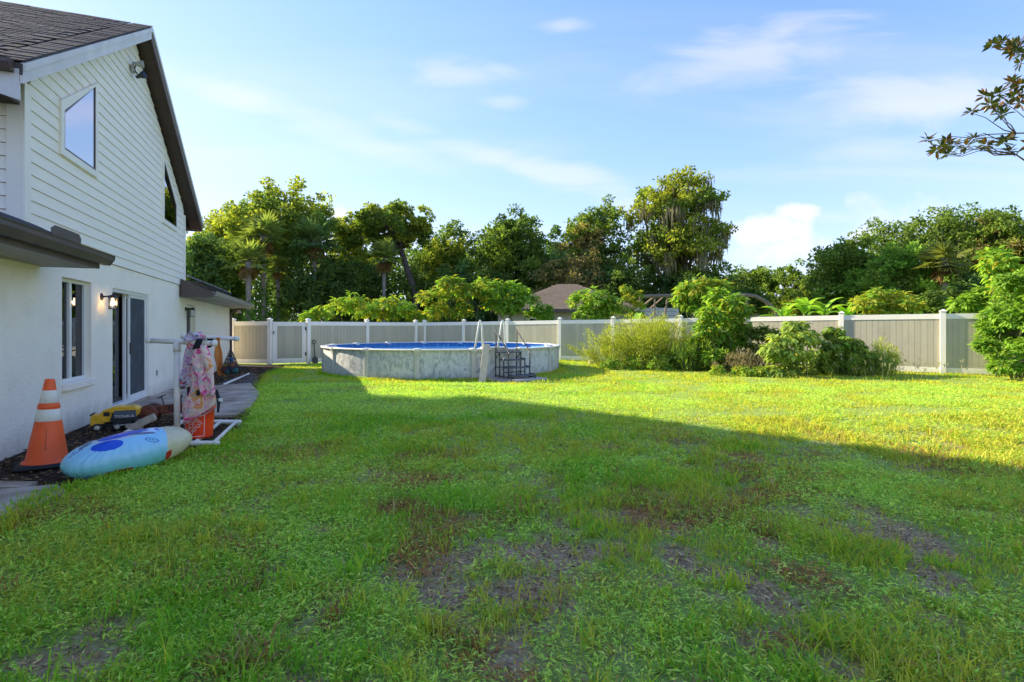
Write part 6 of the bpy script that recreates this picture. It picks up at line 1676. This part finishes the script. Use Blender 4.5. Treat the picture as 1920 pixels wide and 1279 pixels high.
# magnolia whose branch tips reach into the picture at the top right
mg = empty('magnolia_tree', (13.2, 9.6, 0), 0, 'magnolia branch with glossy leaf rosettes reaching in at the top right', 'tree')
mrng = np.random.default_rng(14)
MB().tube([(0, 0, -0.1), (0, 0, 1.2), (-0.1, 0.1, 3.4), (0.05, 0.1, 6.2), (0, 0, 8.6)], [0.24, 0.19, 0.16, 0.10, 0.03], 10).build('trunk', M['bark'], mg, True)
def rosette_data(seed, n=15, L=0.155):
    r = np.random.default_rng(seed)
    a = np.linspace(0, 4 * math.pi, n, endpoint=False) + r.normal(0, .25, n); el = np.linspace(-0.45, 0.95, n) + r.normal(0, .15, n)
    D = np.stack([np.cos(a) * np.cos(el), np.sin(a) * np.cos(el), np.sin(el)], 1)
    Nn = np.stack([-np.cos(a) * np.sin(el), -np.sin(a) * np.sin(el), np.cos(el)], 1)
    V = []; T = []; Cc = []
    for k in range(n):
        d = D[k]; nn = Nn[k]; s = np.cross(nn, d); l = L * r.uniform(.75, 1.15); w = l * .36
        b = d * .015
        pts = [b, b + d * l * .3 + s * w * .42, b + d * l * .62 + s * w * .46, b + d * l - nn * l * .12, b + d * l * .62 - s * w * .46, b + d * l * .3 - s * w * .42, b + d * l * .5 - nn * .012]
        o0 = len(V); V += pts
        for i in range(6): T.append((o0 + 6, o0 + i, o0 + (i + 1) % 6))
        col = mixcol(r, 1, (0.013, 0.024, 0.010), (0.032, 0.042, 0.014))[0]
        if r.random() < .34: col = mixcol(r, 1, (0.045, 0.026, 0.012), (0.075, 0.042, 0.018))[0]
        Cc += [col] * 7
    return np.array(V), np.array(T), np.array(Cc)
ros = []
for k in range(5):
    V, T, Cc = rosette_data(200 + k)
    o = mesh_np('leaf_rosette', V, tris=T, col=Cc, mat=M['leaf_glossy']); ros.append(o.data); bpy.data.objects.remove(o)
mgo = Vector((13.2, 9.6, 0))
tips = [(1741, 263), (1756, 283), (1775, 268), (1788, 272), (1778, 290), (1766, 276), (1812, 274), (1826, 260), (1848, 272), (1880, 268), (1892, 284), (1886, 262), (1822, 210), (1846, 180), (1866, 178), (1856, 196), (1870, 202), (1892, 196), (1912, 194), (1882, 214), (1905, 180), (1898, 154), (1914, 160), (1862, 84), (1878, 80), (1896, 86), (1912, 78), (1900, 98), (1914, 118), (1916, 100), (1908, 92), (1930, 270), (1940, 200), (1945, 140), (1940, 90)]
hubs = [(1905, 290), (1905, 250), (1950, 225), (1960, 150), (1965, 110)]
def mpt(px, py, Y): return at(px, py, Y) - mgo
tw_ = MB()
hubp = []
for k, (px, py) in enumerate(hubs):
    Y = 9.4 + 0.15 * k; p = mpt(px, py, Y); hubp.append((px, py, p))
    q = Vector((-0.05, 0.08, max(1.6, p.z - 1.3 - .1 * k)))
    path = limb_path(mrng, q, p, 0.10, 5)
    tw_.tube(path, [0.055, 0.045, 0.035, 0.026, 0.018, 0.012], 7)
for k, (px, py) in enumerate(tips):
    Y = 9.4 + mrng.uniform(-.35, .35); p = mpt(px, py, Y)
    cands = [h_ for h_ in hubp]
    b = min(cands, key=lambda h_: (h_[0] - px) ** 2 * .4 + (h_[1] - py) ** 2)[2]
    path = limb_path(mrng, b, p - Vector((0, 0, .02)), 0.03 if py > 240 else -0.02, 4)
    tw_.tube(path, [0.010, 0.009, 0.007, 0.006, 0.005], 5)
    put('leaf_rosette', ros[k % 5], mg, p, mrng.uniform(0, 6.28), (1, 1, 1)).rotation_euler = (mrng.normal(0, .4), mrng.normal(0, .4), mrng.uniform(0, 6.28))
tw_.build('branches', M['bark'], mg, True)
# the rest of its crown, right of the picture
Vs, Ts, Cs, off = [], [], [], 0
for k in range(420):
    d = randdir(mrng, 1)[0]; p = np.array([0.5, 0.1, 5.2]) + d * np.array([1.9, 2.2, 3.2]) * mrng.uniform(.55, 1.0)
    if 13.2 + p[0] < 1.03 * (9.6 + p[1]): continue
    V, T, Cc = rosette_data(300 + k % 12); V = V @ np.array(Euler((mrng.normal(0, .5), mrng.normal(0, .5), mrng.uniform(0, 6.3))).to_matrix()).T + p
    Vs.append(V); Ts.append(T + off); Cs.append(Cc); off += len(V)
mesh_np('crown', np.concatenate(Vs), tris=np.concatenate(Ts), col=np.concatenate(Cs), mat=M['leaf_glossy'], parent=mg)

# ------------------------------------------------------------------ neighbours
nbh = empty('neighbour_house', (3.6, 33.6, 0), R(4), 'cream neighbour house with a brown hipped roof beyond the fence', 'house')
crm = mat('cream_wall', (0.55, 0.50, 0.40), 0.9, 0.05, 2, 0.2, 30)
wl = wall_sheet([-4.2, -2.6, -0.9, 1.6, 2.6, 4.2], [-0.1, 0.9, 2.15, 2.62], [(-2.6, -0.9, .9, 2.15), (1.6, 2.6, .9, 2.15)], -0.2, 0.0)
o = wl.build('wall', crm, nbh); o.rotation_euler = (0, 0, R(-90)); fix_normals(o)
MB().box(-4.2, -4.0, 0.21, 7.0, -.1, 2.6).build('wall', crm, nbh); MB().box(4.0, 4.2, 0.21, 7.0, -.1, 2.6).build('wall', crm, nbh); MB().box(-4.2, 4.2, 7.01, 7.2, -.1, 2.6).build('wall', crm, nbh)
brs = mat('brown_shingle_roof', (0.22, 0.165, 0.115), 0.95, 0.2, 9, 0.5, 30, 0.1, dirt=((0.16, 0.118, 0.085), 1.2, .5, .8))
rf_ = MB()
ex, ey, z0, z1 = 4.75, 0.55, 2.60, 4.55
rf_.add([(-ex, -ey, z0), (ex, -ey, z0), (ex, 7.6, z0), (-ex, 7.6, z0), (-ex, -ey, z0 + .06), (ex, -ey, z0 + .06), (ex, 7.6, z0 + .06), (-ex, 7.6, z0 + .06), (-0.2, 3.5, z1), (1.2, 3.5, z1)],
        [(3, 2, 1, 0), (0, 1, 5, 4), (1, 2, 6, 5), (2, 3, 7, 6), (3, 0, 4, 7), (4, 5, 9, 8), (5, 6, 9), (6, 7, 8, 9), (7, 4, 8)])
nro = rf_.build('roof', brs, nbh)
for k in range(1, 13):                                            # courses of shingles on the slope that shows
    q = k / 13
    xa, xb = -ex + (ex - .2) * q, ex - (ex - 1.2) * q; yy_ = -ey + 4.05 * q; zz_ = z0 + .06 + (z1 - z0 - .06) * q
    MB().box(xa, xb, yy_ - .33, yy_, -.004, .022, Matrix.Translation((0, 0, 0)) @ Matrix.Translation((0, yy_, zz_)) @ Matrix.Rotation(math.atan2(z1 - z0 - .06, 4.05), 4, 'X') @ Matrix.Translation((0, -yy_, 0))).build('shingle_course', brs, nro)
MB().box(-ex - .02, ex + .02, -ey - .03, -ey - .002, z0 - .12, z0 + .05).build('fascia', M['brown'], nbh)
for a_, b_ in ((-2.6, -0.9), (1.6, 2.6)):
    w_ = MB().ring_prism([(a_, .9), (b_, .9), (b_, 2.15), (a_, 2.15)], [(a_ + .07, .97), (b_ - .07, .97), (b_ - .07, 2.08), (a_ + .07, 2.08)], 1, 0.02, 0.12).build('window', M['vinyl_frame'], nbh); fix_normals(w_)
    MB().box(a_ + .069, b_ - .069, 0.06, 0.07, .969, 2.081).build('pane', M['glass'], w_)
    MB().box(a_ + .02, b_ - .02, 0.25, 0.27, .8, 2.2).build('dark_backing', M['room_dark'], w_)  # near-black sheet: the unlit room behind the glass, painted as a colour

se = empty('pool_enclosure', (0, 0, 0), 0, 'tan metal frame of a screen enclosure beyond the fence', 'screen frame')
fm_ = mat('tan_metal', (0.20, 0.155, 0.115), 0.5, 0.1, 3)
def beam(px0, py0, px1, py1, Y0, Y1, r=0.07, name='frame_bar'):
    a, b = at(px0, py0, Y0), at(px1, py1, Y1)
    MB().tube([a, b], r, 6).build(name, fm_, se)
YE = 31.0
beam(1200, 556, 1300, 553, YE, YE, 0.12); beam(1300, 553, 1400, 553, YE, YE, 0.12)
MB().tube([at(1400, 553, YE), at(1418, 556, YE), at(1436, 566, YE), at(1456, 585, YE)], 0.11, 6).build('frame_bar', fm_, se)
beam(1252, 554, 1244, 610, YE, YE, 0.06); beam(1228, 556, 1226, 640, YE, YE, 0.05); beam(1200, 556, 1198, 640, YE, YE, 0.06)
beam(1200, 578, 1226, 557, YE + 2, YE, 0.06); beam(1205, 590, 1245, 556, YE + 4, YE, 0.05)
beam(1300, 553, 1300, 650, YE, YE, 0.05); beam(1400, 553, 1400, 650, YE, YE, 0.06); beam(1340, 595, 1460, 592, YE, YE, 0.10); beam(1456, 585, 1456, 650, YE, YE, 0.06)
wb = empty('white_lattice_screen', at(1232, 612, 33) * 1.0, 0, 'pale lattice panel under the screen frame behind the fence', 'screen')
wb.location.z = 0
for k in range(9): MB().box(-1.3, 1.3, -0.02, 0.02, 0.6 + 0.24 * k, 0.82 + 0.24 * k).build('slat', mat('pale_slat', (0.5, 0.5, 0.49), 0.6) if 'pale_slat' not in bpy.data.materials else bpy.data.materials['pale_slat'], wb)
for x in (-1.3, 0, 1.3): MB().box(x - .05, x + .05, 0.022, 0.10, -.1, 2.78).build('post', bpy.data.materials['pale_slat'], wb)
# ------------------------------------------------------------------ lawn grass, weeds, mulch and litter
grng = np.random.default_rng(2024)
FENCE_LINE = [(fpt(i).x, fpt(i).y) for i in range(len(FENCE))]
LAWN_POLY = [(-4.6, 1.2)] + [(6.0, 1.2), (27.0, 13.0)] + [(x, y) for x, y in reversed(FENCE_LINE)][1:-1]
def lawn_ok(x, y, edge=True):
    jx = (vnoise(x, y, 0.3, 91, 2) - .5) * .35 if edge else 0
    m = in_poly(x, y, LAWN_POLY) & ~in_poly(x + jx, y + jx, MULCH) & ~in_poly(x + jx * .6, y, SLAB_STEP) & ~in_poly(x + jx * .9, y + jx, SLAB_FRONT)
    m &= ((x - POOL_C[0]) ** 2 + (y - POOL_C[1]) ** 2) > (POOL_R + 0.05) ** 2
    q = pool_pt(POOL_R + 0.62, PHI, 0)
    m &= ((x - q.x) ** 2 + (y - q.y) ** 2) > 0.75 ** 2
    return m
def scatter(ya, yb, dens, margin=0.6):
    """points spread evenly over the strip of ground that the view covers between two distances"""
    xa, xb = -1.0 * yb - margin, 1.0 * yb + margin
    xa = max(xa, -12.0)
    n = int(dens * (xb - xa) * (yb - ya))
    x = grng.uniform(xa, xb, n); y = grng.uniform(ya, yb, n)
    k = (np.abs(x) < 1.0 * y + margin)
    return x[k], y[k]

PAL = np.array([[0.060, 0.120, 0.018], [0.090, 0.170, 0.022], [0.130, 0.205, 0.028], [0.180, 0.220, 0.035], [0.045, 0.095, 0.024]])
PAL *= np.array([4.6, 5.1, 2.4])
DEADC = np.array([[0.46, 0.24, 0.10], [0.36, 0.19, 0.085], [0.58, 0.45, 0.20]])
def grass_colors(x, y, dead, n):
    w = np.clip(vnoise(x, y, 1.1, 41, 3) * 1.9 - 0.45 + grng.normal(0, .22, n) + np.clip((x - 0.5) / 9.0, -.15, .42) * np.clip(1.3 - y / 30, .5, 1), 0, 0.999) * 3.999
    i = np.minimum(w.astype(int), 2); f = (w - i)[:, None]
    c = PAL[i] * (1 - np.clip(f, 0, 1)) + PAL[np.minimum(i + 1, 3)] * np.clip(f, 0, 1)
    b = grng.random(n) < .12
    c[b] = PAL[4]
    d = grng.random(n) < (0.03 + dead * .85)
    c[d] = DEADC[grng.integers(0, 3, int(d.sum()))]
    return np.clip(c * (1 + grng.normal(0, .16, (n, 1))), .01, .6)
def blades(name, x, y, h, w, lean, bend, segs, parent=None):
    n = len(x)
    z = lawn_z(x, y)
    bare, dead = lawn_state(x, y)
    az = grng.uniform(0, 2 * math.pi, n); face = az + math.pi / 2 + grng.normal(0, .6, n)
    d = np.stack([np.cos(az), np.sin(az), np.zeros(n)], 1); s = np.stack([np.cos(face), np.sin(face), np.zeros(n)], 1)
    b = np.stack([x, y, z - .004], 1); up = np.array([0, 0, 1.0])
    l = lean[:, None]; hh = h[:, None]; ww = w[:, None]
    tip = b + d * hh * (l + bend[:, None]) + up * hh * np.sqrt(np.clip(1 - (l + bend[:, None] * .6) ** 2, .08, 1)) * (1 - .35 * bend[:, None])
    c = grass_colors(x, y, dead, n)
    if segs == 1:
        V = np.stack([b - s * ww / 2, b + s * ww / 2, tip], 1).reshape(-1, 3)
        k = np.arange(n) * 3; T = np.stack([k, k + 1, k + 2], 1); rep = 3; Q = None
    else:
        mid = b + d * hh * l * .5 + up * hh * .56
        V = np.stack([b - s * ww * .4, b + s * ww * .4, mid - s * ww / 2, mid + s * ww / 2, tip], 1).reshape(-1, 3)
        k = np.arange(n) * 5; T = np.stack([k + 2, k + 3, k + 4], 1); Q = np.stack([k, k + 1, k + 3, k + 2], 1); rep = 5
    return mesh_np(name, V, quads=Q, tris=T, col=np.repeat(c, rep, 0), mat=M['grass'], kind='stuff')

def field(ya, yb, tufts, per, spread, h0, w0, segs, name):
    tx, ty = scatter(ya, yb, tufts)
    bare, dead = lawn_state(tx, ty)
    thick = np.clip(vnoise(tx, ty, 0.75, 61, 3) * 2.5 - .75, .06, 1)
    keep = grng.random(len(tx)) < (1 - bare * .86) * (1 - .6 * dead) * (0.32 + .68 * thick)
    tx, ty = tx[keep], ty[keep]; th = thick[keep]
    n = len(tx)
    hs = h0 * (0.45 + .75 * th) * grng.uniform(.6, 1.35, n)
    cnt = grng.integers(max(1, per // 2), per + per // 2 + 1, n)
    i = np.repeat(np.arange(n), cnt)
    x = tx[i] + grng.normal(0, spread, len(i)); y = ty[i] + grng.normal(0, spread, len(i))
    ok = lawn_ok(x, y)
    i, x, y = i[ok], x[ok], y[ok]
    h = hs[i] * grng.uniform(.5, 1.2, len(i)); w = w0 * grng.uniform(.6, 1.4, len(i))
    return blades(name, x, y, h, w, np.abs(grng.normal(.62, .28, len(i))).clip(0, .95), grng.uniform(0, .45, len(i)), segs)
field(2.0, 5.2, 560, 7, 0.022, 0.105, 0.0062, 2, 'lawn_grass')
field(5.2, 9.0, 300, 8, 0.035, 0.095, 0.0105, 2, 'lawn_grass')
field(9.0, 14.0, 180, 8, 0.05, 0.075, 0.016, 1, 'lawn_grass')
field(14.0, 27.0, 90, 8, 0.07, 0.085, 0.026, 1, 'lawn_grass')
# taller tufts of coarse grass near the camera
tx, ty = scatter(2.0, 9.0, 15.0)
bare, dead = lawn_state(tx, ty)
k = (grng.random(len(tx)) < (1 - bare) * np.clip(vnoise(tx, ty, 1.2, 71, 2) * 2.6 - .9, 0, 1)) & lawn_ok(tx, ty, False)
tx, ty = tx[k], ty[k]
i = np.repeat(np.arange(len(tx)), grng.integers(12, 30, len(tx)))
x = tx[i] + grng.normal(0, .03, len(i)); y = ty[i] + grng.normal(0, .03, len(i))
sc_ = grng.uniform(.7, 1.25, len(tx))
blades('coarse_grass', x, y, 0.16 * sc_[i] * grng.uniform(.5, 1.1, len(i)), 0.0085 * grng.uniform(.7, 1.3, len(i)), np.abs(grng.normal(.4, .25, len(i))).clip(0, .85), grng.uniform(.05, .5, len(i)), 2)
# longer fringe where the lawn meets mulch, slab, pool and fence
def fringe(pts, n, spread, h, w, segs=2):
    P = np.array(pts); seg = np.linalg.norm(np.diff(P, axis=0), axis=1); cum = np.concatenate([[0], np.cumsum(seg)])
    t = grng.uniform(0, cum[-1], n); j = np.clip(np.searchsorted(cum, t) - 1, 0, len(seg) - 1); f = ((t - cum[j]) / seg[j])[:, None]
    q = P[j] * (1 - f) + P[j + 1] * f + grng.normal(0, spread, (n, 2))
    blades('edge_grass', q[:, 0], q[:, 1], h * grng.uniform(.4, 1.2, n), w * grng.uniform(.7, 1.3, n), np.abs(grng.normal(.4, .25, n)).clip(0, .85), grng.uniform(0, .4, n), segs)
fringe(LAWN_EDGE[:9], 5200, .07, .12, .008)
fringe(LAWN_EDGE[8:], 2600, .10, .10, .013, 1)
fringe([tuple(pool_pt(POOL_R + .10, R(a), 0))[:2] for a in range(-95, 27, 3)], 4200, .05, .10, .018, 1)
fringe([tuple(pool_pt(POOL_R + .12, R(a), 0))[:2] for a in range(40, 100, 3)], 2600, .07, .12, .018, 1)
fringe(FENCE_LINE[7:15], 5000, .10, .13, .02, 1)
# creeping broad leaved weeds between the grass
xa_, ya_ = scatter(2.0, 6.0, 7600); xb_, yb_ = scatter(6.0, 14.0, 2400)
x, y = np.concatenate([xa_, xb_]), np.concatenate([ya_, yb_])
bare, dead = lawn_state(x, y)
k = (grng.random(len(x)) < (1 - bare * .9) * (1 - .75 * dead) * np.clip(vnoise(x, y, .7, 81, 3) * 2.2 - .62 + np.clip(-x / 8, -.25, .3), 0, 1)) & lawn_ok(x, y)
x, y = x[k], y[k]; n = len(x)
P = np.stack([x, y, lawn_z(x, y) + grng.uniform(.01, .065, n)], 1)
D = unit(np.stack([grng.normal(size=n), grng.normal(size=n), grng.uniform(-.1, .5, n)], 1))
Nn = unit(np.stack([grng.normal(0, .4, n), grng.normal(0, .4, n), np.ones(n)], 1))
ll = grng.uniform(.012, .036, n) * (1 + y * .085)
V, T = leaves(P, D, Nn, ll, ll * grng.uniform(.14, .34, n), .15)
mesh_np('lawn_weeds', V, tris=T, col=np.repeat(mixcol(grng, n, (0.135, 0.235, 0.045), (0.270, 0.345, 0.080), .24), 4, 0), mat=M['leaf'], kind='stuff')
# dry bits and crumbs on the lawn
x, y = scatter(2.0, 9.0, 2400)
bare, dead = lawn_state(x, y)
k = (grng.random(len(x)) < .15 + .85 * np.maximum(bare, dead)) & lawn_ok(x, y, False); x, y = x[k], y[k]; n = len(x)
P = np.stack([x, y, lawn_z(x, y) + grng.uniform(-.012, .012, n)], 1)
D = unit(np.stack([grng.normal(size=n), grng.normal(size=n), grng.normal(0, .2, n)], 1))
ll = grng.uniform(.015, .07, n)
V, T = leaves(P, D, unit(np.stack([grng.normal(0, .5, n), grng.normal(0, .5, n), np.ones(n)], 1)), ll, np.minimum(ll * .3, .009), .2)
mesh_np('lawn_litter', V, tris=T, col=np.repeat(mixcol(grng, n, (0.07, 0.046, 0.030), (0.26, 0.175, 0.10), .35), 4, 0), mat=M['dry'], kind='stuff')
# dead thatch on the red brown patches
x, y = scatter(2.2, 8.5, 5200)
bare, dead = lawn_state(x, y)
k = (grng.random(len(x)) < np.clip(dead - .1, 0, 1)) & lawn_ok(x, y, False); x, y = x[k], y[k]; n = len(x)
P = np.stack([x, y, lawn_z(x, y) + grng.uniform(0, .03, n)], 1)
D = unit(np.stack([grng.normal(size=n), grng.normal(size=n), grng.normal(0.1, .3, n)], 1))
ll = grng.uniform(.03, .09, n)
V, T = leaves(P, D, unit(np.stack([grng.normal(0, .6, n), grng.normal(0, .6, n), np.ones(n)], 1)), ll, np.full(n, .006), .2)
mesh_np('dead_thatch', V, tris=T, col=np.repeat(mixcol(grng, n, (0.13, 0.060, 0.026), (0.25, 0.115, 0.050), .2), 4, 0), mat=M['dry'], kind='stuff')
# mulch chips
x = grng.uniform(-9.5, -3.2, 60000); y = grng.uniform(4.0, 21, 60000) ** 1.0
k = in_poly(x, y, MULCH) & ~in_poly(x, y, SLAB_STEP) & ~in_poly(x, y, SLAB_FRONT) & ~in_poly(x, y, SLAB_SMALL) & (0.941 * x + 0.339 * y > -3.357 + 0.02) & (grng.random(60000) < np.clip(12 / y - .3, .15, 1)); x, y = x[k], y[k]; n = len(x)
P = np.stack([x, y, 0.012 + grng.uniform(0, .022, n)], 1)
D = unit(np.stack([grng.normal(size=n), grng.normal(size=n), grng.normal(0, .18, n)], 1))
ll = grng.uniform(.02, .075, n) * (.8 + y * .03)
V, T = leaves(P, D, unit(np.stack([grng.normal(0, .5, n), grng.normal(0, .5, n), np.ones(n)], 1)), ll, ll * .38, .25)
mesh_np('mulch_chips', V, tris=T, col=np.repeat(mixcol(grng, n, (0.035, 0.024, 0.018), (0.105, 0.07, 0.05), .35), 4, 0), mat=M['dry'], kind='stuff')
